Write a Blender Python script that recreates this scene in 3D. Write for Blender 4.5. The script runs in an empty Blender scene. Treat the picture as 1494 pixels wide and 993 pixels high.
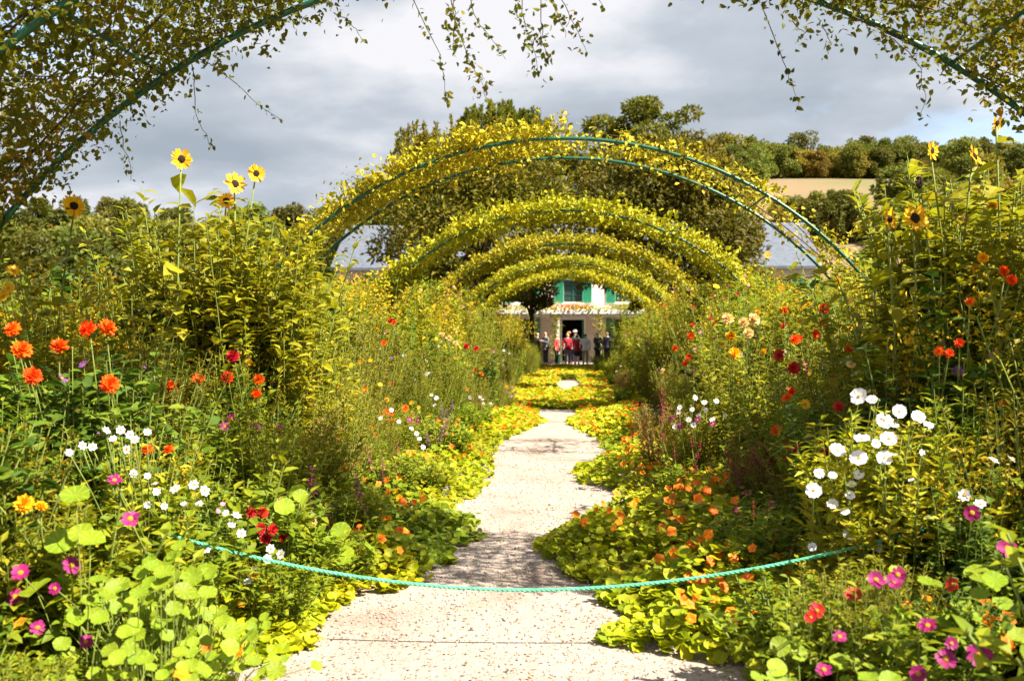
import bpy, math, random
import numpy as np
from mathutils import Vector, Matrix, Quaternion

# ------------------------------------------------------------------ camera, sky, sun
rng = np.random.default_rng(11)
random.seed(11)
PI = math.pi
FPX = 1450.0
CAMZ = 1.6
YAW = math.atan(88 / FPX)
PITCH = math.atan(8.5 / FPX)
sc = bpy.context.scene
col = sc.collection
cam_d = bpy.data.cameras.new('camera')
cam_d.sensor_width = 36
cam_d.lens = 36 * FPX / 1494
cam_d.clip_start = 0.05
cam_d.clip_end = 3000
cam_d.dof.use_dof = True
cam_d.dof.focus_distance = 8.5
cam_d.dof.aperture_fstop = 2.8
cam = bpy.data.objects.new('camera', cam_d)
cam.location = (0, 0, CAMZ)
cam.rotation_euler = (PI / 2 - PITCH, 0, YAW)
col.objects.link(cam)
sc.camera = cam

SUN_EL = math.radians(48)
SUN_AZ = math.radians(118)          # clockwise from +Y: behind the camera, on its right
world = bpy.data.worlds.new('World')
sc.world = world
world.use_nodes = True
nt = world.node_tree
nt.nodes.clear()


def nd(tree, typ, **kw):
    n = tree.nodes.new(typ)
    for k, v in kw.items():
        setattr(n, k, v)
    return n


def ramp(tree, stops, interp='LINEAR'):
    r = tree.nodes.new('ShaderNodeValToRGB')
    r.color_ramp.interpolation = interp
    els = r.color_ramp.elements
    while len(els) < len(stops):
        els.new(0.5)
    for e, (p, c) in zip(els, stops):
        e.position = p
        e.color = (*c, 1)
    return r


def build_world():
    L = nt.links.new
    out = nd(nt, 'ShaderNodeOutputWorld')
    bg = nd(nt, 'ShaderNodeBackground')
    bg.inputs['Strength'].default_value = 0.1
    sky = nd(nt, 'ShaderNodeTexSky', sky_type='NISHITA')
    sky.sun_disc = False
    sky.sun_elevation = SUN_EL
    sky.sun_rotation = SUN_AZ
    tc = nd(nt, 'ShaderNodeTexCoord')
    sep = nd(nt, 'ShaderNodeSeparateXYZ')
    L(tc.outputs['Generated'], sep.inputs[0])
    zz = nd(nt, 'ShaderNodeMath', operation='MAXIMUM')
    L(sep.outputs['Z'], zz.inputs[0]); zz.inputs[1].default_value = 0.0
    za = nd(nt, 'ShaderNodeMath', operation='ADD')
    L(zz.outputs[0], za.inputs[0]); za.inputs[1].default_value = 0.22
    dx = nd(nt, 'ShaderNodeMath', operation='DIVIDE')
    L(sep.outputs['X'], dx.inputs[0]); L(za.outputs[0], dx.inputs[1])
    dy = nd(nt, 'ShaderNodeMath', operation='DIVIDE')
    L(sep.outputs['Y'], dy.inputs[0]); L(za.outputs[0], dy.inputs[1])
    cmb = nd(nt, 'ShaderNodeCombineXYZ')
    L(dx.outputs[0], cmb.inputs[0]); L(dy.outputs[0], cmb.inputs[1])
    n1 = nd(nt, 'ShaderNodeTexNoise')
    n1.inputs['Scale'].default_value = 1.15
    n1.inputs['Detail'].default_value = 7
    n1.inputs['Roughness'].default_value = 0.52
    n1.inputs['Distortion'].default_value = 0.25
    mp = nd(nt, 'ShaderNodeMapping')
    mp.inputs['Location'].default_value = (3.1, 1.7, 0)
    L(cmb.outputs[0], mp.inputs[0]); L(mp.outputs[0], n1.inputs['Vector'])
    n2 = nd(nt, 'ShaderNodeTexNoise')
    n2.inputs['Scale'].default_value = 1.5
    n2.inputs['Detail'].default_value = 6
    n2.inputs['Roughness'].default_value = 0.5
    mp2 = nd(nt, 'ShaderNodeMapping')
    mp2.inputs['Location'].default_value = (9.3, 5.2, 0)
    L(cmb.outputs[0], mp2.inputs[0]); L(mp2.outputs[0], n2.inputs['Vector'])
    cover = ramp(nt, [(0.30, (0, 0, 0)), (0.46, (1, 1, 1))])
    L(n1.outputs['Fac'], cover.inputs[0])
    tone = ramp(nt, [(0.36, (1.25, 1.45, 1.68)), (0.5, (1.75, 1.92, 2.15)), (0.62, (2.85, 2.85, 2.97))])
    L(n2.outputs['Fac'], tone.inputs[0])
    mix = nd(nt, 'ShaderNodeMix', data_type='RGBA')
    L(cover.outputs[0], mix.inputs['Factor'])
    L(sky.outputs[0], mix.inputs['A']); L(tone.outputs[0], mix.inputs['B'])
    L(mix.outputs['Result'], bg.inputs['Color'])
    L(bg.outputs[0], out.inputs[0])


build_world()
sun_d = bpy.data.lights.new('sun', 'SUN')
sun_d.energy = 4.9
sun_d.angle = math.radians(0.53)
sun_d.color = (1.0, 0.93, 0.80)
sun = bpy.data.objects.new('sun', sun_d)
sd = Vector((math.sin(SUN_AZ) * math.cos(SUN_EL), math.cos(SUN_AZ) * math.cos(SUN_EL), math.sin(SUN_EL)))
sun.rotation_euler = (-sd).to_track_quat('-Z', 'Y').to_euler()
sun.location = (20, -20, 40)
col.objects.link(sun)
sc.view_settings.view_transform = 'Standard'
sc.view_settings.look = 'None'
sc.view_settings.exposure = 1.72
sc.view_settings.gamma = 1.0
sc.view_settings.use_curve_mapping = False
sc.cycles.max_bounces = 9
sc.cycles.diffuse_bounces = 6
sc.cycles.transmission_bounces = 6
sc.cycles.glossy_bounces = 2
sc.cycles.use_adaptive_sampling = True

_f = Vector((-math.sin(YAW) * math.cos(PITCH), math.cos(YAW) * math.cos(PITCH), -math.sin(PITCH)))
_r = Vector((math.cos(YAW), math.sin(YAW), 0))
_u = _r.cross(_f)


def at(px, py, Y):
    """point of the photo pixel's ray in the plane y = Y"""
    d = _f + _r * ((px - 747) / FPX) + _u * ((496.5 - py) / FPX)
    k = Y / d.y
    return Vector((d.x * k, Y, CAMZ + d.z * k))


def to_pixel(x, y, z):
    v = Vector((x, y, z - CAMZ)); k = v.dot(_f)
    return 747 + FPX * v.dot(_r) / k, 496.5 - FPX * v.dot(_u) / k


def ground_at(px, py):
    d = _f + _r * ((px - 747) / FPX) + _u * ((496.5 - py) / FPX)
    k = -CAMZ / d.z
    return d.x * k, d.y * k


# ------------------------------------------------------------------ mesh helpers
class MB:
    def __init__(self):
        self.V = []; self.F = []; self.n = 0

    def add(self, V, F, mat=0):
        V = np.asarray(V, float).reshape(-1, 3)
        F = np.asarray(F, int)
        self.V.append(V); self.F.append((F + self.n, mat)); self.n += len(V)
        return self

    def mesh(self, name, mats, smooth=False):
        me = bpy.data.meshes.new(name)
        V = np.concatenate(self.V) if self.V else np.zeros((0, 3))
        me.vertices.add(len(V)); me.vertices.foreach_set('co', V.astype(np.float32).ravel())
        nl = sum(F.size for F, _ in self.F); npoly = sum(len(F) for F, _ in self.F)
        idx = np.concatenate([F.ravel() for F, _ in self.F])
        cnt = np.concatenate([np.full(len(F), F.shape[1]) for F, _ in self.F])
        mi = np.concatenate([np.full(len(F), m) for F, m in self.F])
        st = np.concatenate([[0], np.cumsum(cnt)[:-1]])
        me.loops.add(nl); me.loops.foreach_set('vertex_index', idx.astype(np.int32))
        me.polygons.add(npoly); me.polygons.foreach_set('loop_start', st.astype(np.int32))
        me.polygons.foreach_set('material_index', mi.astype(np.int32))
        me.polygons.foreach_set('use_smooth', np.full(npoly, smooth, bool))
        for m in (mats if isinstance(mats, (list, tuple)) else [mats]):
            me.materials.append(m)
        me.update(calc_edges=True)
        return me


def unit(a):
    return a / np.maximum(np.linalg.norm(a, axis=-1, keepdims=True), 1e-9)


def leaves(mb, P, D, N, L, W, shape='lance', fold=0.3, droop=0.12, mat=0):
    """n separate leaves: base P, direction D, face normal N"""
    P = np.asarray(P, float); n = len(P)
    if n == 0:
        return
    D = unit(np.asarray(D, float)); N = np.asarray(N, float)
    N = unit(N - D * (N * D).sum(1, keepdims=True)); S = np.cross(D, N)
    L = np.broadcast_to(np.asarray(L, float), n)[:, None]; W = np.broadcast_to(np.asarray(W, float), n)[:, None]
    o = np.arange(n)[:, None]
    if shape == 'lance':
        Vs = [P, P + D * L * .42 + S * W * .5 + N * fold * W * .5, P + D * L - N * droop * L,
              P + D * L * .42 - S * W * .5 + N * fold * W * .5]
        F = np.concatenate([o * 4 + [[0, 1, 2]], o * 4 + [[0, 2, 3]]])
        V = np.stack(Vs, 1).reshape(-1, 3)
        mb.add(V, F, mat)
    elif shape == 'ovate':
        up = N * fold * W * .5
        Vs = [P, P + D * L * .3 + S * W * .5 + up, P + D * L * .33, P + D * L * .3 - S * W * .5 + up,
              P + D * L * .68 + S * W * .36 + up * .5 - N * L * droop * .5, P + D * L * .7 - N * L * droop * .6,
              P + D * L * .68 - S * W * .36 + up * .5 - N * L * droop * .5, P + D * L - N * droop * L * 1.6]
        V = np.stack(Vs, 1).reshape(-1, 3)
        mb.add(V, np.concatenate([o * 8 + [[0, 1, 2]], o * 8 + [[0, 2, 3]], o * 8 + [[5, 4, 7]], o * 8 + [[5, 7, 6]]]), mat)
        F4 = np.concatenate([o * 8 + [[2, 1, 4, 5]], o * 8 + [[3, 2, 5, 6]]]) + mb.n - len(V)
        mb.F.append((F4, mat))
    elif shape == 'round':
        k = 8
        Vs = [P - N * W * .10]
        for i in range(k):
            a = 2 * PI * i / k
            rr = 0.5 * (1 + (.06 if i % 2 else -.04)) * (1 + rng.normal(0, .04, (n, 1)))
            Vs.append(P + D * (math.cos(a) * rr * L) + S * (math.sin(a) * rr * W) + N * rng.normal(0, .045, (n, 1)) * W)
        V = np.stack(Vs, 1).reshape(-1, 3)
        F = np.concatenate([o * 9 + [[0, 1 + i, 1 + (i + 1) % k]] for i in range(k)])
        mb.add(V, F, mat)


def tube(mb, pts, rad, sides=6, mat=0, cap=True):
    pts = np.asarray(pts, float); n = len(pts)
    rad = np.broadcast_to(np.asarray(rad, float), n)
    T = unit(np.gradient(pts, axis=0))
    ref = np.array([0, 0, 1.0]) if abs(T[0, 2]) < .9 else np.array([1.0, 0, 0])
    A = []
    a = unit(np.cross(T[0], ref))
    for i in range(n):
        a = unit(a - T[i] * (a @ T[i])); A.append(a)
    A = np.array(A); B = np.cross(T, A)
    ang = 2 * PI * np.arange(sides) / sides
    V = pts[:, None, :] + rad[:, None, None] * (np.cos(ang)[None, :, None] * A[:, None, :] + np.sin(ang)[None, :, None] * B[:, None, :])
    F = []
    for i in range(n - 1):
        for j in range(sides):
            F.append((i * sides + j, i * sides + (j + 1) % sides, (i + 1) * sides + (j + 1) % sides, (i + 1) * sides + j))
    mb.add(V.reshape(-1, 3), F, mat)
    if cap:
        b = mb.n - n * sides
        mb.F.append((np.array([[b + j for j in range(sides)][::-1], [b + (n - 1) * sides + j for j in range(sides)]]), mat))


def box(mb, lo, hi, mat=0):
    x0, y0, z0 = lo; x1, y1, z1 = hi
    V = [(x0, y0, z0), (x1, y0, z0), (x1, y1, z0), (x0, y1, z0), (x0, y0, z1), (x1, y0, z1), (x1, y1, z1), (x0, y1, z1)]
    F = [(0, 3, 2, 1), (4, 5, 6, 7), (0, 1, 5, 4), (1, 2, 6, 5), (2, 3, 7, 6), (3, 0, 4, 7)]
    mb.add(V, F, mat)
    return mb


def tag(o, label=None, cat=None, group=None, kind=None):
    if label: o['label'] = label
    if cat: o['category'] = cat
    if group: o['group'] = group
    if kind: o['kind'] = kind
    return o


def link(name, data, parent=None, mw=None):
    o = bpy.data.objects.new(name, data)
    col.objects.link(o)
    if parent is not None:
        o.parent = parent
    if mw is not None:
        o.matrix_basis = mw
    return o


def thing(name, loc, label, cat, group=None, rz=0.0, s=1.0):
    o = link(name, None)
    o.empty_display_size = 0.1
    o.location = loc; o.rotation_euler = (0, 0, rz); o.scale = (s, s, s)
    return tag(o, label, cat, group)


def pmat(o):
    return Matrix.LocRotScale(o.location, o.rotation_euler, o.scale)


# ------------------------------------------------------------------ materials
MATS = {}


def leafmat(name, cols, trans=0.38, rough=0.55, objvar=0.16, clump=2.2, clumpf=0.42):
    """foliage: colour differs from leaf to leaf and from plant to plant, light passes through"""
    m = bpy.data.materials.new(name); m.use_nodes = True
    t = m.node_tree; t.nodes.clear(); L = t.links.new
    out = nd(t, 'ShaderNodeOutputMaterial')
    geo = nd(t, 'ShaderNodeNewGeometry')
    n = len(cols)
    r = ramp(t, [(i / (n - 1), c) for i, c in enumerate(cols)])
    tco = nd(t, 'ShaderNodeTexCoord')
    cn = nd(t, 'ShaderNodeTexNoise'); cn.inputs['Scale'].default_value = clump; cn.inputs['Detail'].default_value = 2
    L(tco.outputs['Object'], cn.inputs['Vector'])
    cr = nd(t, 'ShaderNodeMapRange'); cr.inputs['From Min'].default_value = .3; cr.inputs['From Max'].default_value = .7
    L(cn.outputs['Fac'], cr.inputs['Value'])
    cm = nd(t, 'ShaderNodeMix', data_type='FLOAT'); cm.inputs['Factor'].default_value = clumpf
    L(geo.outputs['Random Per Island'], cm.inputs['A']); L(cr.outputs[0], cm.inputs['B'])
    L(cm.outputs['Result'], r.inputs[0])
    oi = nd(t, 'ShaderNodeObjectInfo')
    mr = nd(t, 'ShaderNodeMapRange')
    mr.inputs['To Min'].default_value = 1 - objvar; mr.inputs['To Max'].default_value = 1 + objvar
    L(oi.outputs['Random'], mr.inputs['Value'])
    hs = nd(t, 'ShaderNodeHueSaturation')
    mh = nd(t, 'ShaderNodeMapRange')
    mh.inputs['To Min'].default_value = 0.5 - objvar * .07; mh.inputs['To Max'].default_value = 0.5 + objvar * .07
    mm = nd(t, 'ShaderNodeMath', operation='FRACT')
    m7 = nd(t, 'ShaderNodeMath', operation='MULTIPLY'); m7.inputs[1].default_value = 7.31
    L(oi.outputs['Random'], m7.inputs[0]); L(m7.outputs[0], mm.inputs[0]); L(mm.outputs[0], mh.inputs['Value'])
    L(mh.outputs[0], hs.inputs['Hue'])
    L(mr.outputs[0], hs.inputs['Value']); L(r.outputs[0], hs.inputs['Color'])
    p = nd(t, 'ShaderNodeBsdfPrincipled')
    p.inputs['Roughness'].default_value = rough
    p.inputs['Specular IOR Level'].default_value = 0.25
    L(hs.outputs[0], p.inputs['Base Color'])
    tr = nd(t, 'ShaderNodeBsdfTranslucent')
    L(hs.outputs[0], tr.inputs['Color'])
    mx = nd(t, 'ShaderNodeMixShader'); mx.inputs[0].default_value = trans
    L(p.outputs[0], mx.inputs[1]); L(tr.outputs[0], mx.inputs[2]); L(mx.outputs[0], out.inputs[0])
    MATS[name] = m
    return m


def mat(name, c, rough=0.6, var=0.15, scale=6.0, metal=0.0, bump=0.0, spec=0.4, c2=None):
    m = bpy.data.materials.new(name); m.use_nodes = True
    t = m.node_tree; L = t.links.new
    p = t.nodes['Principled BSDF']
    p.inputs['Roughness'].default_value = rough; p.inputs['Metallic'].default_value = metal
    p.inputs['Specular IOR Level'].default_value = spec
    tc = nd(t, 'ShaderNodeTexCoord')
    nz = nd(t, 'ShaderNodeTexNoise'); nz.inputs['Scale'].default_value = scale; nz.inputs['Detail'].default_value = 6
    L(tc.outputs['Object'], nz.inputs['Vector'])
    a = c2 if c2 else tuple(x * (1 - var) for x in c)
    b = c if c2 else tuple(min(1, x * (1 + var)) for x in c)
    r = ramp(t, [(0.3, a), (0.7, b)])
    L(nz.outputs['Fac'], r.inputs[0]); L(r.outputs[0], p.inputs['Base Color'])
    if bump:
        bp = nd(t, 'ShaderNodeBump'); bp.inputs['Strength'].default_value = bump; bp.inputs['Distance'].default_value = 0.02
        L(nz.outputs['Fac'], bp.inputs['Height']); L(bp.outputs[0], p.inputs['Normal'])
    MATS[name] = m
    return m


YG = leafmat('leaf_yellow_green', [(.11, .15, .010), (.22, .24, .010), (.36, .33, .012), (.28, .27, .010), (.44, .37, .04)], trans=.42)
DG = leafmat('leaf_dark_green', [(.035, .075, .008), (.07, .13, .010), (.13, .19, .012), (.22, .26, .02)], trans=.35)
OL = leafmat('leaf_olive', [(.10, .11, .008), (.20, .18, .010), (.30, .24, .013), (.32, .19, .02)], trans=.42)
MG = leafmat('leaf_mid_green', [(.08, .14, .008), (.16, .23, .010), (.26, .30, .011), (.35, .34, .015)], trans=.42)
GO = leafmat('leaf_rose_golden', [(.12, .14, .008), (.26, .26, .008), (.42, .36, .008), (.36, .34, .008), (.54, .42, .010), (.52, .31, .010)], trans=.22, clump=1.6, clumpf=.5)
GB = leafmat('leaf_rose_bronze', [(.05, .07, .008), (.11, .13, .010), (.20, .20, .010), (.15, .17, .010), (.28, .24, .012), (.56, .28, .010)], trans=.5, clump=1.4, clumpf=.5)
NA = leafmat('leaf_nasturtium', [(.14, .22, .005), (.28, .33, .006), (.39, .39, .007), (.46, .38, .008)], trans=.45)
NF = leafmat('leaf_nasturtium_far', [(.24, .31, .005), (.34, .38, .006), (.42, .42, .007), (.44, .36, .008)], trans=.45, clump=.8)
CB = leafmat('leaf_cosmos_bright', [(.22, .28, .010), (.34, .36, .012), (.43, .41, .018), (.50, .40, .03), (.20, .27, .010)], trans=.45)
RD = leafmat('leaf_reddish', [(.22, .07, .025), (.30, .15, .035), (.20, .18, .025), (.40, .17, .06)])
PLUM = leafmat('plume_gold', [(.58, .38, .012), (.66, .47, .015), (.60, .30, .012)])
BIGL = leafmat('leaf_nasturtium_large', [(.09, .18, .008), (.17, .27, .009), (.25, .33, .010), (.33, .35, .016)], trans=.42, clump=5, clumpf=.25)


def add_veins(m):
    """pale veins radiating from the leaf's centre"""
    t = m.node_tree; L = t.links.new
    hs = [n for n in t.nodes if n.bl_idname == 'ShaderNodeHueSaturation'][0]
    tc = nd(t, 'ShaderNodeTexCoord'); sp = nd(t, 'ShaderNodeSeparateXYZ'); L(tc.outputs['Object'], sp.inputs[0])
    at2 = nd(t, 'ShaderNodeMath', operation='ARCTAN2'); L(sp.outputs['Y'], at2.inputs[0]); L(sp.outputs['X'], at2.inputs[1])
    mu = nd(t, 'ShaderNodeMath', operation='MULTIPLY'); L(at2.outputs[0], mu.inputs[0]); mu.inputs[1].default_value = 4.5
    co = nd(t, 'ShaderNodeMath', operation='COSINE'); L(mu.outputs[0], co.inputs[0])
    ab = nd(t, 'ShaderNodeMath', operation='ABSOLUTE'); L(co.outputs[0], ab.inputs[0])
    pw = nd(t, 'ShaderNodeMath', operation='POWER'); L(ab.outputs[0], pw.inputs[0]); pw.inputs[1].default_value = 22
    ml = nd(t, 'ShaderNodeMath', operation='MULTIPLY'); L(pw.outputs[0], ml.inputs[0]); ml.inputs[1].default_value = .45
    mx = nd(t, 'ShaderNodeMix', data_type='RGBA'); L(ml.outputs[0], mx.inputs['Factor']); L(hs.outputs[0], mx.inputs['A']); mx.inputs['B'].default_value = (.45, .50, .12, 1)
    for n in t.nodes:
        if n.bl_idname == 'ShaderNodeBsdfPrincipled':
            L(mx.outputs['Result'], n.inputs['Base Color'])
        if n.bl_idname == 'ShaderNodeBsdfTranslucent':
            L(mx.outputs['Result'], n.inputs['Color'])


add_veins(BIGL)
YEW = leafmat('leaf_yew', [(.05, .065, .006), (.11, .11, .008), (.19, .165, .010), (.26, .18, .012)], trans=.35, clump=.6)
PIN = leafmat('leaf_broad_tree', [(.06, .085, .008), (.12, .14, .010), (.18, .17, .012), (.25, .18, .014)], trans=.35, clump=.6)
HT = leafmat('leaf_hill_tree', [(.09, .11, .016), (.15, .16, .020), (.23, .21, .024)], trans=.4, objvar=.4)
HA = leafmat('leaf_hill_autumn', [(.18, .15, .02), (.27, .21, .025), (.32, .18, .025)], trans=.35, objvar=.3)
SHY = leafmat('leaf_shrub_yellow', [(.20, .20, .010), (.34, .28, .010), (.44, .32, .012), (.15, .17, .012)], trans=.42)
STEM = mat('stem_green', (.16, .20, .03), .7, .3, 30)
CANE = mat('cane_brown', (.07, .045, .025), .85, .4, 20)
BARK = mat('bark', (.07, .055, .04), .9, .4, 8, bump=.6)
GREENP = mat('green_paint', (.007, .085, .042), .38, .25, 5, spec=.5)
ROPEM = mat('rope_green', (.11, .50, .28), .6, .25, 40)
PORG = leafmat('petal_orange', [(.78, .065, .004), (.86, .11, .005), (.90, .17, .006)], trans=.3, objvar=.12)
PCRI = leafmat('petal_crimson', [(.18, .005, .02), (.26, .010, .035), (.34, .02, .05)], trans=.3, objvar=.25)
PRED = leafmat('petal_red', [(.42, .008, .010), (.54, .02, .015), (.48, .012, .03)], trans=.3, objvar=.12)
PMAG = leafmat('petal_magenta', [(.22, .006, .07), (.28, .010, .11), (.34, .03, .18)], trans=.3, objvar=.2)
PWHI = leafmat('petal_white', [(.78, .76, .76), (.84, .82, .82), (.80, .76, .80)], trans=.3, objvar=.03)
PYEL = leafmat('petal_yellow', [(.85, .42, .008), (.88, .50, .010), (.85, .35, .008)], trans=.35, objvar=.06)
PCRE = leafmat('petal_cream', [(.85, .60, .22), (.86, .68, .32), (.80, .52, .16)], trans=.3, objvar=.08)
PPIN = leafmat('petal_pink', [(.65, .20, .36), (.70, .30, .46)], trans=.3, objvar=.15)
PPUR = leafmat('petal_purple', [(.25, .07, .30), (.35, .12, .38)], trans=.3, objvar=.2)
PNAS = leafmat('petal_nasturtium', [(.85, .12, .006), (.90, .22, .008), (.92, .36, .01)], trans=.35, objvar=.15)
DISK = mat('disc_dark', (.03, .014, .006), .9, .5, 60, bump=.8)
DISY = mat('disc_yellow', (.80, .36, .01), .8, .35, 60, bump=.8)
SOIL = mat('soil', (.055, .038, .024), .95, .5, 5, bump=.8)


def path_mat():
    m = bpy.data.materials.new('gravel_path'); m.use_nodes = True
    t = m.node_tree; L = t.links.new
    p = t.nodes['Principled BSDF']; p.inputs['Roughness'].default_value = .9
    p.inputs['Specular IOR Level'].default_value = .2
    tc = nd(t, 'ShaderNodeTexCoord')
    v = nd(t, 'ShaderNodeTexVoronoi'); v.inputs['Scale'].default_value = 70
    n = nd(t, 'ShaderNodeTexNoise'); n.inputs['Scale'].default_value = 1.3; n.inputs['Detail'].default_value = 8
    n2 = nd(t, 'ShaderNodeTexNoise'); n2.inputs['Scale'].default_value = 28; n2.inputs['Detail'].default_value = 5
    for q in (v, n, n2):
        L(tc.outputs['Object'], q.inputs['Vector'])
    r1 = ramp(t, [(0.0, (.285, .232, .195)), (.45, (.35, .292, .25)), (1.0, (.40, .34, .298))])
    L(v.outputs['Color'], r1.inputs[0])
    r2 = ramp(t, [(.3, (.78, .70, .65)), (.48, (1.0, .97, .94)), (.66, (1.10, 1.06, 1.03))])
    L(n.outputs['Fac'], r2.inputs[0])
    mx = nd(t, 'ShaderNodeMix', data_type='RGBA', blend_type='MULTIPLY'); mx.inputs['Factor'].default_value = 1
    L(r1.outputs[0], mx.inputs['A']); L(r2.outputs[0], mx.inputs['B'])
    r3 = ramp(t, [(.32, (.62, .55, .5)), (.5, (1, 1, 1))])
    L(n2.outputs['Fac'], r3.inputs[0])
    mx2 = nd(t, 'ShaderNodeMix', data_type='RGBA', blend_type='MULTIPLY'); mx2.inputs['Factor'].default_value = .6
    L(mx.outputs['Result'], mx2.inputs['A']); L(r3.outputs[0], mx2.inputs['B'])
    L(mx2.outputs['Result'], p.inputs['Base Color'])
    b = nd(t, 'ShaderNodeBump'); b.inputs['Strength'].default_value = .5; b.inputs['Distance'].default_value = .01
    L(v.outputs['Distance'], b.inputs['Height']); L(b.outputs[0], p.inputs['Normal'])
    return m


PATHM = path_mat()


def terrain_mat():
    m = bpy.data.materials.new('terrain_grass'); m.use_nodes = True
    t = m.node_tree; L = t.links.new
    p = t.nodes['Principled BSDF']; p.inputs['Roughness'].default_value = .95
    tc = nd(t, 'ShaderNodeTexCoord')
    n = nd(t, 'ShaderNodeTexNoise'); n.inputs['Scale'].default_value = .035; n.inputs['Detail'].default_value = 9
    L(tc.outputs['Object'], n.inputs['Vector'])
    r = ramp(t, [(.34, (.14, .12, .04)), (.5, (.19, .13, .065)), (.62, (.24, .15, .08))])
    L(n.outputs['Fac'], r.inputs[0]); L(r.outputs[0], p.inputs['Base Color'])
    return m


TERR = terrain_mat()

# ------------------------------------------------------------------ ground, hills, path, beds


def hill(x, y):
    x = np.asarray(x, float); y = np.asarray(y, float)
    t = np.clip((y - 75) / 105, 0, 1); t = t * t * (3 - 2 * t)
    side = np.clip((x + 60) / 130, 0, 1); side = side * side * (3 - 2 * side)
    z = t * (15 + 15.5 * side + 1.2 * np.sin(x * .05 + 1) + .8 * np.sin(x * .11 + y * .03))
    t2 = np.clip((y - 200) / 400, 0, 1)
    return z + t2 * 14 - .02


def grid(name, xs, ys, fz, m):
    X, Y = np.meshgrid(xs, ys)
    V = np.stack([X, Y, fz(X, Y)], -1).reshape(-1, 3)
    nx, ny = len(xs), len(ys)
    i, j = np.meshgrid(np.arange(nx - 1), np.arange(ny - 1))
    a = (j * nx + i).ravel()
    mb = MB().add(V, np.stack([a, a + 1, a + nx + 1, a + nx], 1))
    return link(name, mb.mesh(name, m, True))


gx = np.concatenate([np.linspace(-1500, -300, 9), np.linspace(-260, 260, 70), np.linspace(300, 1500, 9)])
gy = np.concatenate([np.linspace(-300, -20, 6), np.linspace(0, 70, 12), np.linspace(75, 300, 60), np.linspace(340, 2500, 14)])
tag(grid('ground', gx, gy, lambda x, y: hill(x, y), TERR), kind='structure')


def soil_z(x, y):
    return .045 + .03 * np.sin(x * 5 + y * 3.1) + .02 * np.sin(y * 7 - x * 2)


PX0, PX1 = -1.95, 1.55
for x0, x1 in ((-6.2, PX0), (PX1, 6.0)):
    tag(grid('flower_bed', np.linspace(x0, x1, 14), np.linspace(-3, 49.5, 120), soil_z, SOIL), kind='structure')
tag(grid('path', np.linspace(PX0 - .05, PX1 + .05, 24), np.linspace(-4, 49.5, 240),
         lambda x, y: .004 + .006 * np.sin(x * 2.3 + 1) * np.sin(y * 1.7), PATHM), kind='structure')
tag(grid('forecourt', np.linspace(-20, 20, 20), np.linspace(49.5, 60, 6), lambda x, y: .004 + 0 * x, PATHM), kind='structure')

# traced edges of the open gravel (photo pixels of leaf mats touching the ground)
eL = [ground_at(*p) for p in [(200, 1080), (310, 993), (455, 945), (480, 915), (470, 897), (520, 880), (590, 862), (640, 838), (665, 805),
                              (696, 788), (694, 770), (648, 748), (695, 722), (715, 692), (722, 655), (745, 637), (792, 616), (778, 606), (782, 599)]]
eR = [ground_at(*p) for p in [(1250, 1080), (1140, 990), (1000, 965), (890, 947), (885, 925), (915, 898), (880, 880), (868, 862), (828, 838), (792, 812),
                              (788, 788), (872, 766), (928, 742), (915, 722), (843, 704), (840, 684), (888, 664), (872, 640), (830, 617), (847, 606), (842, 599)]]


def edge(e, d):
    a = np.array(sorted((y, x) for x, y in e))
    return np.interp(d, a[:, 0], a[:, 1])


def on_path(x, d):
    """open gravel left between the nasturtium mats"""
    wob = .05 * np.sin(d * 9.1 + 1.3) + .03 * np.sin(d * 23)
    near = (x > edge(eL, d) + wob) & (x < edge(eR, d) + wob) & (d < 21.3)
    hole = ((x + .12) / .42) ** 2 + ((d - 31.5) / 4.5) ** 2 < 1
    return near | hole


# ------------------------------------------------------------------ metal arches and climbing roses
XC = -0.15
RA = 4.75
Z0 = 4.0 - RA
PHM = math.radians(53)
DEPTH = 1.35


def hoop_pts(y, n=60):
    ph = np.linspace(-PHM, PHM, n)
    arc = np.stack([XC + RA * np.sin(ph), np.full(n, y), Z0 + RA * np.cos(ph)], 1)
    x1, z1 = RA * math.sin(PHM), Z0 + RA * math.cos(PHM)
    leg = []
    for k in range(1, 9):
        s = k / 8
        leg.append((x1 + .42 * (1 - (1 - s) ** 2.2), z1 * (1 - s)))
    left = [(XC - a, y, b) for a, b in leg][::-1]
    right = [(XC + a, y, b) for a, b in leg]
    return np.array(left + [tuple(p) for p in arc] + right)


def arch_point(ph, s, y0, off):
    """surface of the arch: angle from the top, 0..1 from front to back hoop, outward offset"""
    r = RA + off
    p = np.stack([XC + r * np.sin(ph), y0 + s * DEPTH, Z0 + r * np.cos(ph)], -1)
    out_ = np.abs(ph) > PHM
    ex = np.abs(ph) - PHM
    zl = (Z0 + r * math.cos(PHM)) - ex * RA
    xl = (r * math.sin(PHM) + .42 * (1 - np.clip(1 - ex * RA / 2.1, 0, 1) ** 2.2)) * np.sign(ph) + XC
    p[..., 0] = np.where(out_, xl, p[..., 0]); p[..., 2] = np.where(out_, np.maximum(zl, .05), p[..., 2])
    return p


ARCH_Y = [5.0, 12.2, 19.3, 26.4, 33.5, 40.6]
HOOPM = {}
arch_words = ['green iron arch whose rose shoots hang above the rope', 'green iron arch with bare hoops showing on one side, past the sunflowers',
              'green iron arch, third one along the path from the rope', 'green iron arch, fourth one along the path from the rope',
              'green iron arch, fifth one along the path from the rope', 'green iron arch closest to the house']
rose_words = ['climbing rose with long hanging shoots on the arch above the rope', 'golden climbing rose thick on one half of the arch past the sunflowers',
              'golden climbing rose on the third arch from the rope', 'golden climbing rose on the fourth arch from the rope',
              'golden climbing rose on the fifth arch from the rope', 'green climbing rose on the arch closest to the house']

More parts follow.
